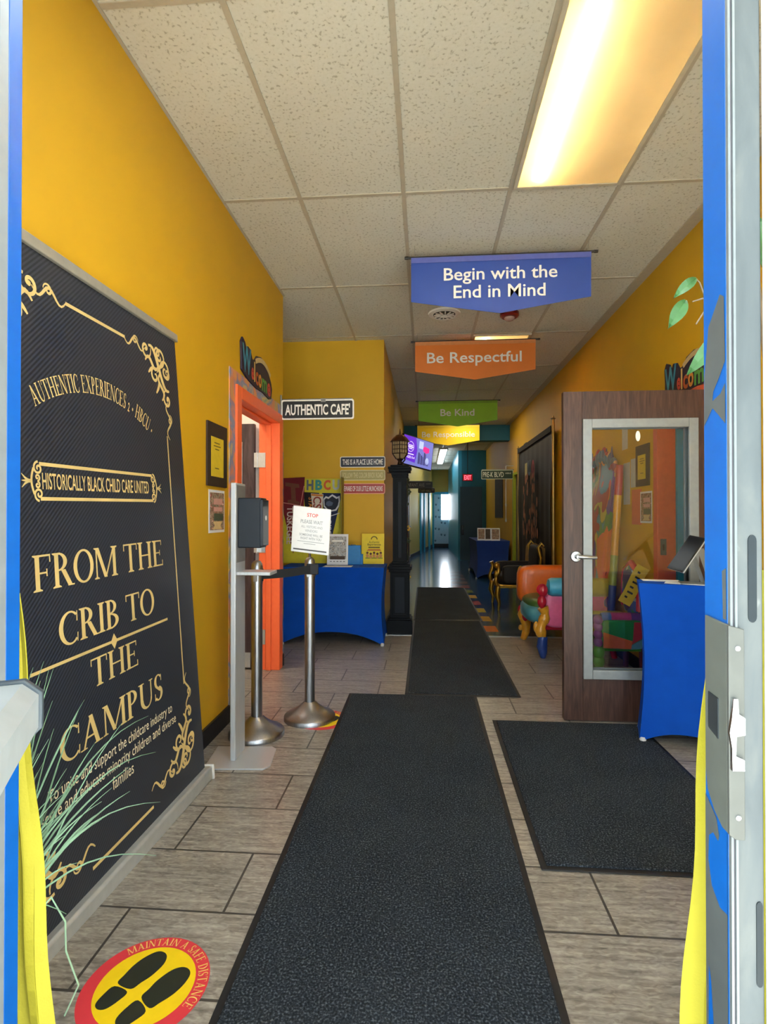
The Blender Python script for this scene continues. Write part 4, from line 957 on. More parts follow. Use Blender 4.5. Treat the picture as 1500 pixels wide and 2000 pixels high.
def logo_t(r, o):
    MB().poly(bx, [(.03, .86), (.18, .84), (.185, .80), (.14, .80), (.15, .66), (.19, .65), (.19, .62), (.06, .64), (.06, .67), (.10, .675), (.09, .81), (.03, .82)], o).build('emblem', mat('emblem_brown', '#6b3a26', .7), r)
    MB().ribbon(bx, [(.015, .64), (.20, .61), (.235, .82)], .008, o + .0004).build('trim', mat('trim_pink', '#c98a80', .7), r)
pennant([(.0, .905), (.24, .915), (.235, .55), (.13, .10), (.02, .52)], '#6d1420', .004, 'maroon pennant at the left edge of the yellow board', logo_t, ('TUSKEGEE', .055, .125, .20, .60), '#c9b8b4')
pennant([(.23, .755), (.40, .745), (.33, .45), (.26, .48)], '#1d1418', .004, 'black and orange pennant half hidden between maroon and white ones', None, ('STATE', .285, .335, .52, .70), '#c77a26')
pennant([(.31, .74), (.445, .73), (.42, .36), (.36, .36)], '#cfc4b6', .008, 'cream pennant with maroon letters in the middle of the board', lambda r, o: MB().ribbon(bx, [(.315, .725), (.44, .715)], .02, o).build('trim', mat('trim_orange', '#c8761e', .7), r), ('CSU', .335, .425, .50, .705), '#8a2a20')
def bison(r, o):
    MB().poly(bx, [(.445, .68), (.47, .71), (.50, .70), (.54, .73), (.59, .70), (.62, .715), (.625, .66), (.615, .60), (.585, .555), (.53, .545), (.485, .56), (.45, .60)], o).build('emblem_outline', mat('emblem_white', '#c9ccd2', .7), r)
    MB().poly(bx, [(.455, .67), (.475, .69), (.50, .68), (.54, .71), (.585, .68), (.605, .69), (.61, .655), (.60, .61), (.575, .57), (.53, .56), (.49, .575), (.46, .61)], o + .0004).build('emblem', mat('emblem_navy', '#141a2c', .7), r)
    MB().poly(bx, [(.47, .62), (.50, .60), (.54, .61), (.55, .64), (.51, .66), (.48, .65)], o + .0008).build('muzzle', mat('emblem_slate', '#4c5870', .7), r)
    MB().ribbon(bx, [(.50, .49), (.62, .53)], .008, o).build('trim', mat('emblem_white', '#c9ccd2'), r)
pennant([(.43, .745), (.645, .74), (.57, .40), (.50, .10), (.47, .30)], '#1c2444', .006, 'navy pennant with bison head on the right of the board', bison, ('BISON', .49, .535, .22, .45), '#c9ccd2')
fr = Fr((-1.0, 5.44, .762), (1, 0, 0), (0, .12, 1))
pf = thing('framed_flyer', (-.9, 5.45, .762), 'white framed campus flyer standing on the blue table, right of the STOP notice', 'flyer')
MB().slab(fr, 0, .215, 0, .315, -.006, 0).build('frame', PAPER, pf)
MB().rect(fr, .018, .197, .06, .29, .001).build('picture', 'print_grey', pf)
MB().rect(fr, .05, .165, .235, .255, .0015).build('title_bar', LETTER, pf)
MB().rect(fr, .03, .185, .055, .09, .0015).build('crowd_band', mat('crowd', '#4a3a30', .7), pf)
t = MB()
for k in range(5): t.rect(fr, .03 + k * .034, .05 + k * .034, .03, .04, .0015)
t.build('caption', mat('dim_grey', '#8a8d92', .6), pf)
bxo = thing('blue_box', (-.74, 5.50, .76), 'bright blue box file standing on the blue table', 'box')
MB().box(-.815, -.655, 5.47, 5.52, .762, .96).build('body', mat('box_blue', '#1f7cc0', .45), bxo, bevel=.006)
MB().box(-.66, -.635, 5.475, 5.515, .762, .87).build('clip_tab', mat('box_blue', '#1f7cc0'), bxo, bevel=.003)
MB().box(-.76, -.71, 5.49, 5.505, .958, .968).build('handle', mat('box_top', '#5a6a74', .5), bxo)
fr = Fr((-.66, 5.58, .762), (1, 0, 0), (0, .1, 1))
yf = thing('yellow_flyer', (-.55, 5.58, .762), 'yellow flyer with children drawing standing at the right end of the table', 'flyer')
MB().slab(fr, .0, .235, 0, .315, -.003, 0).build('sheet', mat('flyer_yellow', '#ecd012', .5, var=.03), yf)
m = MB().ring(fr, .13, .255, .035, .025, .0008, 16, 0, pi)
m.text(fr, 'Authentic', .075, .185, .215, .240, .0008, .0).text(fr, 'Experiences', .06, .20, .185, .212, .0008, .02).rect(fr, .07, .19, .165, .178, .0008).build('lettering', mat('flyer_ink', '#6a5a10', .6), yf)
MB().poly(fr, [(.05, .135), (.07, .155), (.19, .155), (.21, .135)], .0008).build('ribbon', mat('flyer_orange', '#c77a22', .6), yf)
m = MB()
for k in range(5): m.disc(fr, .06 + k * .035, .115 - .01 * (k % 2), .013, n=12, off=.001)
m.build('hair', mat('flyer_brown', '#5a2c14', .6), yf)
m = MB()
for k in range(5): m.disc(fr, .06 + k * .035, .085 - .01 * (k % 2), .016, .02, n=12, off=.0012)
m.build('figures', mat('flyer_skin', '#c98a48', .6), yf)
MB().rect(fr, .04, .22, .055, .066, .0008).build('grass', mat('flyer_green', '#7a8a1a', .6), yf)
o = MB().box(-1.0, -.72, 5.22, 5.36, .761, .764).build('paper_stack', PAPER); tag(o, 'loose white leaflets lying at the front edge of the blue table', 'paper')

# ================================================================== lantern post
lp = thing('lamp_post', (-.271, 5.86, 0), 'black panelled lantern post at the corridor corner', 'lamp post')
LX, LY = -.271, 5.86
PB = mat('post_black', '#0a0f15', .6, var=.08, spec=.2); PP = mat('post_panel', '#141b25', .55, spec=.25)
def sq(m, w, z0, z1): m.box(LX - w / 2, LX + w / 2, LY - w / 2, LY + w / 2, z0, z1)
m = MB(); sq(m, .27, 0, .15); sq(m, .245, .15, .17); m.build('plinth', PB, lp, bevel=.004)
m = MB(); sq(m, .205, .17, .66); sq(m, .23, .66, .69); sq(m, .26, .69, .72); sq(m, .22, .72, .745); m.build('pedestal', PB, lp, bevel=.003)
m = MB(); sq(m, .15, .745, 1.70); sq(m, .17, .745, .77); sq(m, .17, 1.68, 1.70); m.build('shaft', PB, lp, bevel=.003)
m = MB(); sq(m, .18, 1.70, 1.735); sq(m, .235, 1.735, 1.765); sq(m, .25, 1.765, 1.79); sq(m, .2, 1.79, 1.81); m.build('capital', PB, lp, bevel=.004)
for w, z0, z1, fw in ((.205, .21, .62, .13), (.15, .80, 1.64, .062)):
    y = LY - w / 2
    MB().box(LX - fw / 2 - .014, LX + fw / 2 + .014, y - .006, y, z0 - .014, z0).box(LX - fw / 2 - .014, LX + fw / 2 + .014, y - .006, y, z1, z1 + .014).box(LX - fw / 2 - .014, LX - fw / 2, y - .006, y, z0, z1).box(LX + fw / 2, LX + fw / 2 + .014, y - .006, y, z0, z1).build('panel_moulding', PB, lp)
    MB().box(LX - fw / 2 + .012, LX + fw / 2 - .012, y - .004, y, z0 + .012, z1 - .012).build('raised_panel', PP, lp, bevel=.003)
BR = mat('lantern_bronze', '#3a281c', .35, metal=.5)
MB().lathe([(.05, 1.81), (.03, 1.825), (.022, 1.86), (.035, 1.875), (.04, 1.885)], (LX, LY, 0), 18).tube([(LX + .03, LY - .03, 1.84), (LX + .055, LY - .04, 1.87), (LX + .05, LY - .04, 1.9)], .008, 8).build('lantern_neck', BR, lp)
hx = [(LX + .092 * cos(pi / 6 + k * pi / 3), LY + .092 * sin(pi / 6 + k * pi / 3)) for k in range(6)]
hb = [(LX + .05 * cos(pi / 6 + k * pi / 3), LY + .05 * sin(pi / 6 + k * pi / 3)) for k in range(6)]
gl = MB()
for k in range(6):
    (x0, y0), (x1, y1) = hx[k], hx[(k + 1) % 6]; (u0, v0), (u1, v1) = hb[k], hb[(k + 1) % 6]
    gl.face([(x0, y0, 1.94), (x1, y1, 1.94), (x1, y1, 2.07), (x0, y0, 2.07)]); gl.face([(u0, v0, 1.885), (u1, v1, 1.885), (x1, y1, 1.94), (x0, y0, 1.94)])
ln = gl.build('lantern_glass', mat('lantern_glass', '#a08a68', .25, var=.15), lp)
fr_ = MB()
for k in range(6):
    (x0, y0), (x1, y1) = hx[k], hx[(k + 1) % 6]
    fr_.tube([(hb[k][0], hb[k][1], 1.885), (x0, y0, 1.94), (x0, y0, 2.07)], .006, 6)
    for t_ in (.33, .66): fr_.tube([(x0 + (x1 - x0) * t_, y0 + (y1 - y0) * t_, 1.94), (x0 + (x1 - x0) * t_, y0 + (y1 - y0) * t_, 2.07)], .0035, 6)
    for z in (1.94, 1.985, 2.03, 2.07): fr_.tube([(x0, y0, z), (x1, y1, z)], .0045, 6)
fr_.build('lantern_cage', BR, ln)
MB().lathe([(.115, 2.07), (.10, 2.08), (.075, 2.115), (.05, 2.135), (.045, 2.145), (.015, 2.15), (.012, 2.165), (.004, 2.215)], (LX, LY, 0), 6).build('lantern_roof', mat('lantern_copper', '#6b4a34', .3, metal=.5), lp)
# flower swag beside the post
fw = thing('flower_garland', (-.215, 6.2, 1.75), 'thin garland with yellow flowers hanging behind the lantern post', 'garland')
MB().tube([(-.215 + .02 * sin(k * .9), 6.2, 1.75 - k * .12) for k in range(14)], .006, 6).tube([(-.436, 6.2, 1.76), (-.215, 6.2, 1.75)], .005, 6).build('vine', mat('vine', '#2f3a20', .7), fw)
for k in range(9):
    z = 1.68 - k * .14; x = -.205 + .02 * sin(k * 1.7); m = MB()
    for j in range(5): m.ball((x + .018 * cos(j * 1.26), 6.195, z + .022 * sin(j * 1.26)), .012, .006, .014, 8, 5)
    m.build('flower', mat('flower_y', '#c9a23a', .6) if k in (4, 7, 8) else mat('leaf_dull', '#4a5030', .6), fw)

# ================================================================== corridor: television, far table, hangings
tvc = [Vector((-.40, 9.0, 2.14)), Vector((.105, 9.68, 2.065))]
tvu = (tvc[1] - tvc[0]); TW = .90; tvu = tvu.normalized(); tvv = (Vector((.06, -.02, 1)) - tvu * Vector((.06, -.02, 1)).dot(tvu)).normalized()
tf = Fr(tvc[0], tvu, tvv)
tv = thing('television', tuple(tf.at(.42, .25)), 'wall mounted television with purple screen, high on the left behind the lantern', 'television')
MB().slab(tf, 0, .86, 0, .515, -.045, 0).build('housing', mat('tv_black', '#141416', .35), tv, bevel=.004)
def scr(name, c, e): return mat(name, c, .3, emit=e, ecol=c)
MB().rect(tf, .012, .848, .02, .503, .001).build('screen', scr('scr_lilac', '#5a5f9e', .55), tv)
m = MB().poly(tf, [(.012, .10), (.36, .07), (.40, .30), (.34, .503), (.012, .503)], .002); m.build('screen_purple', scr('scr_purple', '#4a1f9a', .6), tv)
MB().ring(tf, .21, .33, .09, .082, .003, 32).rect(tf, .14, .28, .315, .335, .003).rect(tf, .15, .27, .345, .36, .003).rect(tf, .16, .26, .29, .303, .003).build('screen_emblem', scr('scr_white', '#b9aee0', .7), tv)
MB().text(tf, 'AGES 0-4', .10, .34, .13, .17, .003, .01).rect(tf, .13, .31, .195, .21, .003).build('screen_text', scr('scr_white', '#b9aee0', .7), tv)
m = MB()
for k, (x, h_) in enumerate([(.44, .2), (.52, .16), (.60, .22), (.68, .13)]): m.rect(tf, x, x + .03, .07, .07 + h_, .003).rect(tf, x + .04, x + .06, .07, .05 + h_, .003)
m.build('screen_legs', scr('scr_dark', '#2c2a52', .4), tv)
MB().poly(tf, [(.55, .36), (.60, .40), (.74, .38), (.74, .31), (.66, .28), (.57, .31)], .003).build('screen_magenta', scr('scr_magenta', '#b0206a', .6), tv)
MB().rect(tf, .44, .56, .34, .47, .003).disc(tf, .70, .15, .05, .06, .003, 20).build('screen_shapes', scr('scr_pale', '#8f9ac8', .6), tv)
MB().tube([tuple(tf.at(.42, .25, -.045)), (-.40, 9.9, 2.38)], .02).build('wall_arm', mat('tv_black', '#141416'), tv)

skirted_table('covered_table', [(1.03, 10.95), (1.70, 10.95), (1.70, 12.8), (1.03, 12.8)], .76, .12, 'dark blue covered table deep in the corridor against the right wall', NAVYF, group='tables under blue stretch covers')
for x, y, w, lab in ((1.075, 11.15, .16, 'left'), (1.215, 11.08, .13, 'middle'), (1.335, 11.02, .18, 'right')):
    fr = Fr((x, y, .762), (1, .05, 0), (0, .10, 1))
    r = thing('picture_frame', (x + w / 2, y, .762), 'white framed picture on the far blue table, %s one of three' % ('the ' + lab), 'picture frame', 'framed pictures on the far table')
    MB().slab(fr, 0, w, 0, .255, -.008, 0).build('frame', PAPER, r); MB().rect(fr, .015, w - .015, .03, .235, .001).build('picture', 'photo_print' if lab != 'middle' else mat('dark_photo', '#4a3c34', .6, var=.4, scale=20), r)
    MB().obox(fr.at(w / 2 - .01, .0, -.012), (.02, 0, 0), (0, .05, 0), (0, 0, .12)).build('easel_back', INK, r)
o = MB().slab(RIGHT(13.5, 1.22), 0, 1.3, 0, .98, .002, .012).build('wall_hanging', mat('dark_hanging', '#231f1a', .8, var=.5, scale=9)); tag(o, 'dim dark wall hanging near the PRE-K sign', 'wall hanging')
pole = thing('sign_pole', (1.592, 10.75, 1.15), 'thin white pole hanging down through the PRE-K sign', 'pole')
MB().tube([(1.592, 10.75, 1.19), (1.592, 10.75, 2.25)], .009).build('rod', mat('pole_white', '#b9bab2', .5), pole)
MB().lathe([(.012, 0), (.02, .03), (.012, .06)], (1.592, 10.75, 1.45), 10).lathe([(.008, 0), (.02, .02), (.014, .07)], (1.592, 10.75, 1.14), 10).build('collar', mat('pole_white', '#b9bab2'), pole)
MB().tube([(1.592, 10.75, 2.25), (1.742, 10.75, 2.25)], .007).build('wall_peg', mat('pole_white', '#b9bab2'), pole)
o = MB().slab(RIGHT(9.55, 2.2), 0, .22, 0, .32, .002, .02).build('small_picture', mat('dark_small', '#3a3026', .6, var=.3)); tag(o, 'small dark picture high on the right wall left of the black backdrop', 'picture')

# black backdrop between two poles
bk = thing('backdrop_stand', (1.66, 8.4, 0), 'black cloth backdrop hung between two gold poles along the right wall', 'backdrop')
m = MB(); ny, nz = 60, 12; BX = 1.685
def bp(i, j):
    s = i / ny; t_ = j / nz; y = 9.72 - s * 2.52; top = 2.44
    fold = .006 * sin(s * 46) * (.25 + .75 * t_) + .03 * (sin(pi * t_) ** 2) * (abs(2 * s - 1) ** 4)
    return (BX - .012 - fold * .8, y + .10 * (abs(2 * s - 1) ** 3) * t_ * (1 if s < .5 else -1) * -.6, top - t_ * 2.05)
for i in range(ny):
    for j in range(nz): m.face([bp(i, j + 1), bp(i + 1, j + 1), bp(i + 1, j), bp(i, j)])
m.build('cloth', 'tapestry_print', bk, solid=.002)
MB().box(BX - .04, BX - .028, 7.2, 9.72, 2.37, 2.45).build('top_hem', mat('hem_dark', '#161310', .8), bk)
GP = mat('pole_gold', '#b39a5c', .3, metal=.7)
for y, z1 in ((9.76, 2.46), (7.14, 2.52)):
    MB().tube([(BX - .02, y, .02), (BX - .02, y, z1)], .019, 12).lathe([(.02, z1), (.035, z1 + .01), (.012, z1 + .02), (.006, z1 + .05)], (BX - .02, y, 0), 12).build('pole', GP, bk)
    MB().lathe([(.06, 0), (.06, .012), (.03, .03)], (BX - .02, y, 0), 20).build('pole_foot', GP, bk)
f_ = RIGHT(0, 0, BX - .045)
for s, y, z0, z1, c in (('1', -8.98, 1.88, 2.12, '#b8ac70'), ('U', -8.72, 1.90, 2.14, '#5c6e80'), ('0', -8.42, 1.84, 2.12, '#a8343e')):
    MB().text(f_, s, y, y + .2, z0, z1, .002, .03).build('letter', mat('bk_%s' % c, c, .7), bk)
m = MB(); random.seed(9)
for k in range(46):
    y = -9.1 + 1.25 * random.random(); z = .95 + .95 * random.random(); m.disc(f_, y, z, .035 + .02 * random.random(), .05 + .05 * random.random(), .001 + .0003 * k, 10)
m.build('printed_hands', mat('print_skin', '#9a6248', .8, var=.5, scale=8), bk)
MB().poly(f_, [(-9.0, .45), (-7.5, .42), (-7.5, .82), (-8.2, .86), (-8.9, .78)], .001).build('printed_scene', mat('print_ochre', '#b08a4c', .8, var=.5, scale=6), bk)

# ================================================================== throne armchairs
def scroll_post(m, x, y, z0, z1, w):
    """carved front post: stacked swelling rolls"""
    n = 9; pts = []; rs = []
    for k in range(n + 1):
        t_ = k / n; pts.append((x - .02 * sin(t_ * 2 * pi), y, z0 + (z1 - z0) * t_)); rs.append(w * (.62 + .38 * abs(sin(t_ * 2.5 * pi))))
    m.tube(pts, rs, 14)
big = thing('throne_chair', (1.33, 5.28, 0), 'large multicoloured patchwork throne chair facing left, behind the oak door', 'armchair', 'throne chairs')
c_or = mat('seat_orange', '#dd6a1e', .35, var=.05, coat=.2); c_pk = mat('seat_pink', '#d8608e', .35, var=.05); c_te = mat('seat_teal', '#4b8fa0', .35, var=.05)
c_gr = mat('seat_green', '#3f6a30', .4, var=.05); c_bl = mat('roll_blue', '#3fa3c8', .35, var=.05); c_yl = mat('roll_yellow', '#b5a234', .35, var=.05)
c_rd = mat('carved_red', '#b81c34', .25, coat=.5); c_gd = mat('carved_yellow', '#d99a2a', .3, coat=.5, var=.15); c_nb = mat('carved_navy', '#23408a', .3, coat=.4)
c_pu = mat('seat_purple', '#6a3a78', .4)
# far arm, seat, near arm
m = MB().sball((1.30, 5.61, .56), .36, .10, .20, .4); m.build('far_arm', c_or, big)
MB().sball((1.58, 5.60, .57), .10, .115, .195, .4).build('far_arm_cap', c_pk, big)
MB().sball((1.28, 5.27, .40), .33, .30, .105, .5).build('seat_cushion', c_gr, big)
MB().sball((1.255, 5.25, .36), .325, .29, .10, .5).build('seat_front', c_te, big)
MB().box(1.02, 1.66, 4.93, 5.62, .235, .29).build('apron', c_rd, big, bevel=.015)
MB().sball((1.36, 4.93, .42), .30, .055, .155, .3).build('near_arm_panel', c_pk, big)
m = MB().lathe([(.03, 0), (.07, .012), (.083, .04), (.083, .30)], (1.085, 4.90, .628), 24, 'x'); m.use(1).lathe([(.083, .30), (.083, .52), (.07, .55), (.03, .56)], (1.085, 4.90, .628), 24, 'x')
m.build('arm_roll', [c_bl, c_yl], big)
m = MB(); m.ball((1.043, 4.875, .60), .045, .05, .06).ball((1.035, 4.875, .50), .04, .05, .06).lathe([(.035, -.02), (.05, 0), (.035, .02)], (1.035, 4.86, .61), 16, 'y'); m.build('arm_scroll', c_rd, big)
m = MB(); scroll_post(m, 1.045, 4.885, .18, .45, .05); m.ball((.99, 4.90, .27), .025, .02, .05); m.build('front_post', c_gd, big)
m = MB().ball((.985, 5.655, .66), .035, .04, .085).ball((.97, 5.65, .58), .025, .03, .05); m.build('far_arm_knob', c_gd, big)
m = MB().tube([(1.045, 4.885, .19), (1.035, 4.88, .10), (1.045, 4.88, .04), (1.045, 4.88, .0)], [.042, .048, .036, .022], 14); m.build('leg', c_nb, big)
m = MB().tube([(1.01, 5.60, .33), (.985, 5.6, .26), (1.03, 5.6, .17), (1.03, 5.6, .08), (1.0, 5.6, .0)], [.035, .042, .05, .04, .03], 12).ball((.975, 5.6, .12), .022, .02, .03); m.build('leg', c_gd, big)
for y in (4.93, 5.60): MB().tube([(1.62, y, .26), (1.65, y, .12), (1.68, y, 0)], [.035, .03, .025], 12).build('leg', c_rd, big)
MB().ball((.985, 5.4, .27), .03, .05, .045).ball((.98, 5.62, .30), .03, .03, .05).build('apron_carving', c_rd, big)
# tall back: wavy patch panel in a rainbow frame, leaning back
pm = patch_mat('throne_back_patch', ['#3d7f94', '#d5672a', '#9a2b34', '#3c7a3e', '#b8a53a', '#d8663f', '#56348a', '#4b93a8'], 5.5, 1.2, .35, (1, 1.3, .55))
m = MB(); nb, nh = 14, 20
def bk_p(i, j):
    s = i / nb; t_ = j / nh; y = 4.86 + .70 * s; z = .46 + 1.22 * t_
    hw = 1 - .12 * sin(pi * t_ * 1.2) ; y = 5.21 + (y - 5.21) * hw
    bul = .05 * (1 - (2 * s - 1) ** 2) * sin(pi * min(1, t_ * 1.1))
    return (1.57 + .09 * t_ - bul, y, z + .10 * (1 - (2 * s - 1) ** 2) * t_)
for i in range(nb):
    for j in range(nh): m.face([bk_p(i, j), bk_p(i, j + 1), bk_p(i + 1, j + 1), bk_p(i + 1, j)])
m.build('backrest', pm, big, solid=.05)
rain = ['#2c3f86', '#8f9a3a', '#d99a2a', '#d99a2a', '#b02a3c']
for y in (4.80, 5.60):
    pb_ = None
    for k in range(5):
        z0 = .40 + k * .26; z1 = z0 + .262
        x0 = 1.605 + .08 * k / 5; x1 = 1.605 + .08 * (k + 1) / 5
        o_ = MB().tube([(x0, y, z0), (x1, y, z1)], .032, 12).build('back_post' if k == 0 else 'post_segment', mat('rain_%d' % k, rain[k], .3, coat=.4), big if k == 0 else pb_)
        if k == 0: pb_ = o_
cr = MB()
for k in range(9):
    s = k / 8; y = 4.88 + .66 * s; h_ = .06 + .10 * sin(pi * s); cr.ball((1.66, y, 1.66 + h_), .03, .045, .06 + .03 * (k % 2))
cr.build('crest', patch_mat('crest_patch', ['#46587c', '#a83a44', '#c88a5a', '#3f6a8a', '#8a3a5a'], 9), big)
for y in (4.93, 5.07, 5.21, 5.35, 5.49): MB().tube([(1.665, y, 1.78), (1.655, y - .02, 1.83), (1.66, y - .01, 1.88)], [.014, .01, .004], 8).build('crest_finial', mat('finial_violet', '#4c4066', .4), big)

sm_ = thing('throne_chair', (1.53, 4.47, 0), 'child sized patchwork throne chair seen through the lower door glass', 'armchair', 'throne chairs')
m = MB().sball((1.515, 4.31, .345), .155, .045, .115, .3); 
PR = Fr((1.515, 4.262, .345), (1, 0, 0), (0, 0, 1))
o_ = m.build('side_panel', mat('small_green', '#23854a', .4), sm_)
MB().prism(PR, [(-.145, .02), (.07, -.045), (.06, -.105), (-.145, -.10)], -.004, .004).build('orange_patch', mat('small_orange', '#d86a40', .4), sm_)
MB().prism(PR, [(.085, .10), (.148, .10), (.148, -.02), (.065, -.07), (.075, -.04)], -.004, .004).build('red_patch', mat('small_red', '#b03040', .4), sm_)
MB().prism(PR, [(.065, -.075), (.148, -.03), (.14, -.10), (.06, -.108)], -.004, .004).build('blue_patch', mat('small_blue', '#5a9ac0', .4), sm_)
m = MB().lathe([(.03, 0), (.036, .02), (.036, .07)], (1.365, 4.31, .475), 18, 'x').use(1).lathe([(.036, .07), (.036, .22)], (1.365, 4.31, .475), 18, 'x').use(2).lathe([(.036, .22), (.036, .33), (.03, .35)], (1.365, 4.31, .475), 18, 'x')
m.build('arm_roll', [mat('sm_blue', '#3f6ab8', .4), mat('sm_pink', '#b8447e', .4), mat('sm_violet', '#5a3a88', .4)], sm_)
m = MB()
for z in (.45, .40, .34, .28): m.ball((1.345, 4.31, z), .035, .05, .04)
m.build('front_scroll', mat('scroll_violet', '#8a4aa0', .3, coat=.4), sm_)
m = MB()
for z in (.20, .13, .06): m.ball((1.35, 4.31, z), .045, .045, .06)
m.build('leg', mat('leg_green', '#3c9a2c', .3, coat=.4), sm_)
for x, y in ((1.68, 4.31), (1.37, 4.66), (1.68, 4.66)): MB().tube([(x, y, .25), (x, y, 0)], [.03, .02], 10).build('leg', mat('sm_maroon', '#5a2030', .4), sm_)
MB().sball((1.50, 4.48, .40), .15, .16, .05, .5).build('seat', mat('sm_seat', '#5c3f86', .4), sm_)
MB().sball((1.515, 4.66, .36), .155, .04, .10, .3).build('far_arm', mat('far_arm_yellow', '#a8983a', .4), sm_)
MB().box(1.37, 1.68, 4.29, 4.68, .215, .245).build('apron', mat('leg_green', '#3c9a2c'), sm_)
m = MB()
m.sball((1.655, 4.48, .66), .03, .155, .21, .75); m.build('backrest', patch_mat('small_back', ['#c8b83a', '#2f9a5a', '#3f6ab8', '#b8c8d0', '#2a3a6a'], 9), sm_)
m = MB().tube([(1.66, 4.32, .52), (1.66, 4.315, .70), (1.66, 4.35, .82), (1.66, 4.48, .885), (1.66, 4.61, .82), (1.66, 4.645, .70), (1.66, 4.64, .52)], .026, 10); m.build('back_rim', mat('rim_red', '#b5303c', .25, coat=.5), sm_)
pf_ = Fr((1.475, 4.255, .615), (.5, 0, -.28), (.28, .03, .5))
tp = MB(); 
for k in range(8):
    b0 = k * .04; tp.face([pf_.at(0, b0, .012 * sin(k * .8)), pf_.at(.10, b0, .012 * sin(k * .8)), pf_.at(.10, b0 + .04, .012 * sin(k * .8 + .8)), pf_.at(0, b0 + .04, .012 * sin(k * .8 + .8))])
tpo = tp.build('paper_strip', mat('strip_yellow', '#cfae28', .6), None, solid=.001); tag(tpo, 'curled yellow paper strip with black words hanging on the child sized throne', 'paper')
t = MB()
for k in range(6): t.slab(pf_, .025, .030 + .008 * ((k * 3) % 5 + 2), .045 + k * .042, .060 + k * .042, .0125, .0135)
t.build('printed_lines', INK, tpo)

bc = thing('throne_chair', (1.35, 7.6, 0), 'black and gold armchair just behind the orange throne arm', 'armchair', 'throne chairs')
c_bk = mat('black_velvet', '#141012', .7); c_go = mat('gold_leaf', '#b8923a', .28, metal=.8, var=.2)
MB().sball((1.30, 7.95, .50), .30, .06, .11, .4).build('far_arm', c_bk, bc); MB().sball((1.25, 7.3, .48), .22, .06, .12, .35).build('near_arm', c_bk, bc)
MB().sball((1.28, 7.62, .40), .30, .34, .08, .5).build('seat', c_bk, bc)
MB().box(.99, 1.6, 7.25, 7.98, .30, .345).build('seat_rail', c_go, bc, bevel=.01)
m = MB(); scroll_post(m, .965, 7.3, .32, .62, .03); m.ball((.955, 7.3, .60), .035, .03, .04).ball((.95, 7.3, .48), .03, .03, .05); m.build('arm_post', c_go, bc)
m = MB(); scroll_post(m, .965, 7.95, .32, .60, .03); m.build('arm_post', c_go, bc)
for x, y in ((.98, 7.3), (.98, 7.95), (1.55, 7.3), (1.55, 7.95)): MB().tube([(x, y, .32), (x - .02, y, .20), (x + .01, y, .10), (x, y, 0)], [.035, .04, .022, .016], 10).build('leg', c_go, bc)
MB().sball((1.53, 7.62, .62), .05, .33, .24, .5).build('backrest', c_bk, bc)
for y in (7.27, 7.97): MB().tube([(1.50, y, .34), (1.53, y, .70), (1.50, y, .84), (1.54, y, .90), (1.57, y, .86)], [.022, .02, .022, .02, .012], 10).build('back_post', c_go, bc)

# ================================================================== room behind the right doorway
sh = thing('shelf_unit', (2.2, 4.9, 0), 'dim grey shelf unit inside the room behind the oak door', 'shelf')
MB().box(1.96, 2.6, 4.70, 5.08, 1.30, 1.66).build('upper_panel', mat('panel_mauve', '#8d8288', .6), sh)
MB().box(1.95, 2.62, 4.69, 5.09, 1.66, 1.70).build('top_board', mat('panel_maroon', '#5c2a2c', .6), sh)
MB().box(1.96, 2.14, 4.70, 5.08, 0, 1.30).build('cream_door', mat('panel_cream', '#b9a88c', .6), sh)
MB().box(2.15, 2.6, 4.72, 5.08, 0, 1.26).build('blue_door', mat('panel_blue', '#2a5a80', .6), sh)
MB().box(2.15, 2.6, 4.71, 5.08, 1.26, 1.30).build('shelf_board', mat('panel_maroon', '#5c2a2c'), sh)

# ================================================================== small blue table by the oak door, tablet stand, sheets
tdir = Vector((.95, -.31, 0)).normalized(); tper = Vector((.31, .95, 0)).normalized(); A_ = Vector((1.19, 3.105, 0))
TL = [A_, A_ + tdir * .48, A_ + tdir * .48 + tper * .215, A_ + tper * .215]
skirted_table('covered_table', [(p.x, p.y) for p in TL], .885, .12, 'narrow blue covered table by the oak door, holding the tablet stand', BLU, group='tables under blue stretch covers')
ts = thing('tablet_stand', (1.50, 3.09, .886), 'black tablet tilted on a silver desk stand on the narrow blue table', 'tablet stand')
MB().prism(Fr((1.50, 3.09, .886), tdir, tper), [(-.09, -.06), (.09, -.06), (.09, .06), (-.09, .06)], 0, .006).build('foot_plate', mat('stand_silver', '#8e9294', .4, metal=.5), ts, bevel=.002)
P1 = Vector((1.347, 3.11, .969)); e1 = Vector((.153, .063, .181)); e2 = Vector((.024, -.13, -.012))
nn = e1.cross(e2).normalized()
if nn.dot(Vector((0, 0, 1.26)) - P1) < 0: nn = -nn
am = MB().obox(Vector((1.535, 3.045, .89)), (-.065, -.01, .19), (.03, .008, .0), (.010, 0, .006)).build('arm', mat('stand_silver', '#c2c5c7'), ts, bevel=.002)
MB().obox(Vector((1.515, 3.09, .89)), (-.065, -.01, .18), (.012, .004, 0), (.014, 0, .008)).build('rear_strut', mat('stand_silver', '#c2c5c7'), ts, bevel=.002)
MB().obox(P1 + e1 * .45 + e2 * .35 - nn * .012, e1 * .25, e2 * .3, nn * -.012).build('mount', mat('stand_silver', '#c2c5c7'), ts, bevel=.002)
tb = MB().obox(P1, e1, e2, nn * .006).build('tablet_body', mat('tablet_black', '#17181b', .25), ts, bevel=.003)
MB().obox(P1 - nn * .008 + e1 * .01 + e2 * .01, e1 * .98, e2 * .98, nn * .008).build('tablet_case', mat('case_grey', '#b5b7b8', .35), ts, bevel=.002)
MB().obox(P1 + nn * .006 + e1 * .05 + e2 * .05, e1 * .9, e2 * .9, nn * .0008).build('tablet_screen', mat('tablet_glass', '#1d2024', .12), tb)
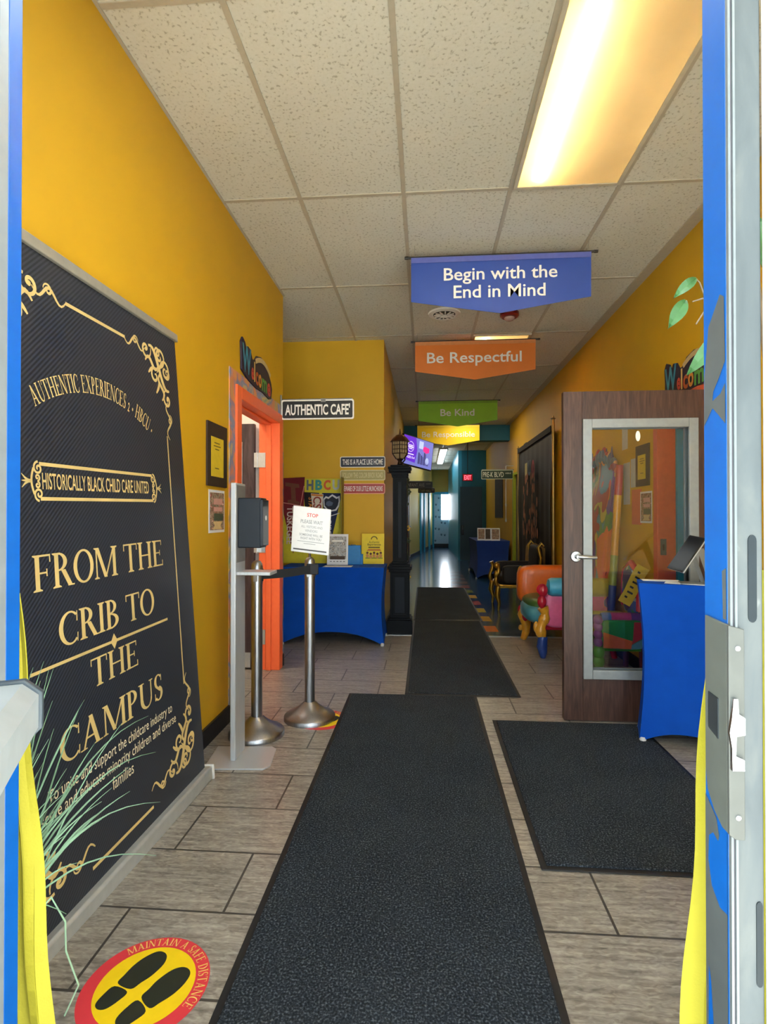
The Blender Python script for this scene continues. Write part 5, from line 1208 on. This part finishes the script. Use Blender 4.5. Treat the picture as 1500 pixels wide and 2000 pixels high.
for (du, dp, ang, lab) in ((.03, .12, .1, 'white sheet lying at the left end of the narrow blue table'), (.13, .04, -.2, 'white sheet lying under the front edge of the tablet stand')):
    c0 = A_ + tdir * du + tper * dp; fr = Fr((c0.x, c0.y, .8865), (cos(ang - .31), sin(ang - .31), 0), (-sin(ang - .31), cos(ang - .31), 0))
    o = MB().slab(fr, 0, .20, 0, .085, 0, .0012).build('paper_sheet', PAPER); tag(o, lab, 'paper', 'sheets on the narrow blue table')

# ================================================================== plants and yellow cloths just inside the entrance
gp = thing('grass_plant', (-1.0, 1.16, 0), 'pale green artificial grass plant in front of the roll-up banner', 'plant')
MB().lathe([(.085, 0), (.11, .20), (.115, .30), (.10, .30), (.09, .27)], (-1.0, 1.16, 0), 24).build('pot', mat('pot_dark', '#3a342e', .6), gp)
gm = mat('grass_blade', '#6b8c70', .55, var=.3, scale=7)
random.seed(21); blades = MB()
def blade(mb, base, tip, sag, w, n=9):
    base, tip = Vector(base), Vector(tip); side = (tip - base).cross(Vector((0, 1, .1))).normalized(); pv = None
    for k in range(n + 1):
        t_ = k / n; p = base.lerp(tip, t_) + Vector((0, 0, sag * sin(pi * t_ * .9))); ww = w * (1 - t_ ** 2.5) + .0006
        cur = (p - side * ww / 2, p + side * ww / 2)
        if pv: mb.face([pv[0], pv[1], cur[1], cur[0]])
        pv = cur
for k in range(95):
    t_ = random.random()
    base = (-1.0 + random.uniform(-.05, .05), 1.16 + random.uniform(-.05, .05), .29)
    an = random.uniform(.1, 1.45); R = random.uniform(.35, .62)
    tip = (-1.0 + R * .42 * cos(an) * random.uniform(-.2, 1), 1.16 + R * .6 * cos(an) * random.uniform(-.1, 1), .30 + R * sin(an) * 1.1)
    blade(blades, base, tip, .05, random.uniform(.003, .006))
for tip, sag in (((-.80, 1.55, .52), .12), ((-.72, 1.42, .45), .1), ((-.86, 1.62, .60), .12), ((-.70, 1.36, .35), .08)): blade(blades, (-1.0, 1.17, .29), tip, sag, .0045)
bo = blades.build('blades', gm, gp, solid=.0006); bo['kind'] = 'stuff'
MB().tube([(-.93, 1.17, .30), (-.90, 1.24, .34), (-.885, 1.27, .26), (-.89, 1.28, .18), (-.87, 1.30, .08), (-.90, 1.29, .01)], .0022, 6).build('trailing_stem', mat('stem_pale', '#a9cfae', .5), gp)

lp2 = thing('leafy_plant', (.98, 1.55, 0), 'leafy branches hanging into view above the oak door on the right', 'plant')
MB().lathe([(.10, 0), (.13, .25), (.135, .30), (.12, .30), (.11, .26)], (.98, 1.55, 0), 24).build('pot', mat('pot_dark', '#3a342e'), lp2)
MB().tube([(.98, 1.55, .28), (.97, 1.56, 1.0), (.95, 1.56, 1.6), (.93, 1.58, 1.95)], [.016, .013, .010, .005], 8).build('trunk', mat('bark', '#7a6448', .8), lp2)
lm = mat('leaf_green', '#4a7a48', .45, var=.18, scale=25)
def leafm(p0, p1, w, n0):
    p0, p1 = Vector(p0), Vector(p1); ax = p1 - p0; sd = ax.cross(Vector(n0)).normalized(); up = sd.cross(ax).normalized(); m = MB(); n = 8; rows = []
    for k in range(n + 1):
        t_ = k / n; ww = w * sin(pi * min(1, t_ * .96 + .03)) ** .8 * (1 - .25 * t_) / 2; c0 = p0 + ax * t_ + up * .012 * sin(pi * t_) 
        rows.append((c0 - sd * ww + up * .006, c0, c0 + sd * ww + up * .006 * (1 + .5 * sin(k))))
    for k in range(n):
        for j in range(2): m.face([rows[k][j], rows[k + 1][j], rows[k + 1][j + 1], rows[k][j + 1]])
    return m
for p0, p1, w in (((.775, 1.6, 1.875), (.695, 1.6, 1.80), .05), ((.745, 1.6, 1.878), (.692, 1.59, 1.795), .045), ((.775, 1.6, 1.94), (.712, 1.6, 1.885), .035),
                  ((.86, 1.58, 1.80), (.742, 1.59, 1.66), .055), ((.90, 1.55, 1.84), (.80, 1.55, 1.70), .07), ((.93, 1.56, 1.95), (.88, 1.5, 2.06), .05), ((.95, 1.56, 1.7), (1.06, 1.5, 1.78), .06), ((.95, 1.56, 1.5), (1.05, 1.6, 1.42), .06), ((.96, 1.56, 1.85), (1.04, 1.64, 1.95), .06)):
    if p0[0] == .775 and p1[0] == .695: continue
    leafm(p0, p1, w, (0, -1, .25)).build('leaf', lm, lp2, solid=.0008)
MB().tube([(.94, 1.58, 1.88), (.86, 1.6, 1.90), (.80, 1.6, 1.885), (.765, 1.6, 1.875)], [.004, .003, .0025, .002], 6).tube([(.84, 1.6, 1.895), (.80, 1.6, 1.85), (.775, 1.6, 1.81)], .0022, 6).tube([(.94, 1.58, 1.86), (.90, 1.58, 1.85), (.86, 1.58, 1.80)], .003, 6).tube([(.80, 1.6, 1.888), (.785, 1.6, 1.93), (.775, 1.6, 1.94)], .002, 6).build('twig', mat('twig', '#8a7a68', .7), lp2)

def cloth(name, edge_top, edge_bot, x_out, y, zt, label):
    m = MB(); n, r_ = 10, 26
    g_ = []
    for j in range(r_ + 1):
        t_ = j / r_; z = zt * (1 - t_) + .004; xi = edge_top + (edge_bot - edge_top) * t_ + .004 * sin(t_ * 19)
        g_.append([(xi + (x_out - xi) * i / n, y + .012 * sin(i * 1.9 + t_ * 3) * (.3 + t_), z) for i in range(n + 1)])
    for j in range(r_):
        for i in range(n): m.face([g_[j][i], g_[j + 1][i], g_[j + 1][i + 1], g_[j][i + 1]])
    o = m.build(name, mat('neon_cloth', '#b3ab2c', .75, var=.06, scale=9, bump=.2), None, smooth=70, solid=.002); tag(o, label, 'cloth', 'bright yellow cloths at the entrance'); return o
cloth('yellow_cloth', -.714, -.625, -.80, .90, 1.12, 'bright yellow cloth hanging just inside the left jamb, below the push bar')
cloth('yellow_cloth', .460, .385, .70, .90, 1.17, 'bright yellow cloth hanging just inside the right jamb, beside the metal strike')
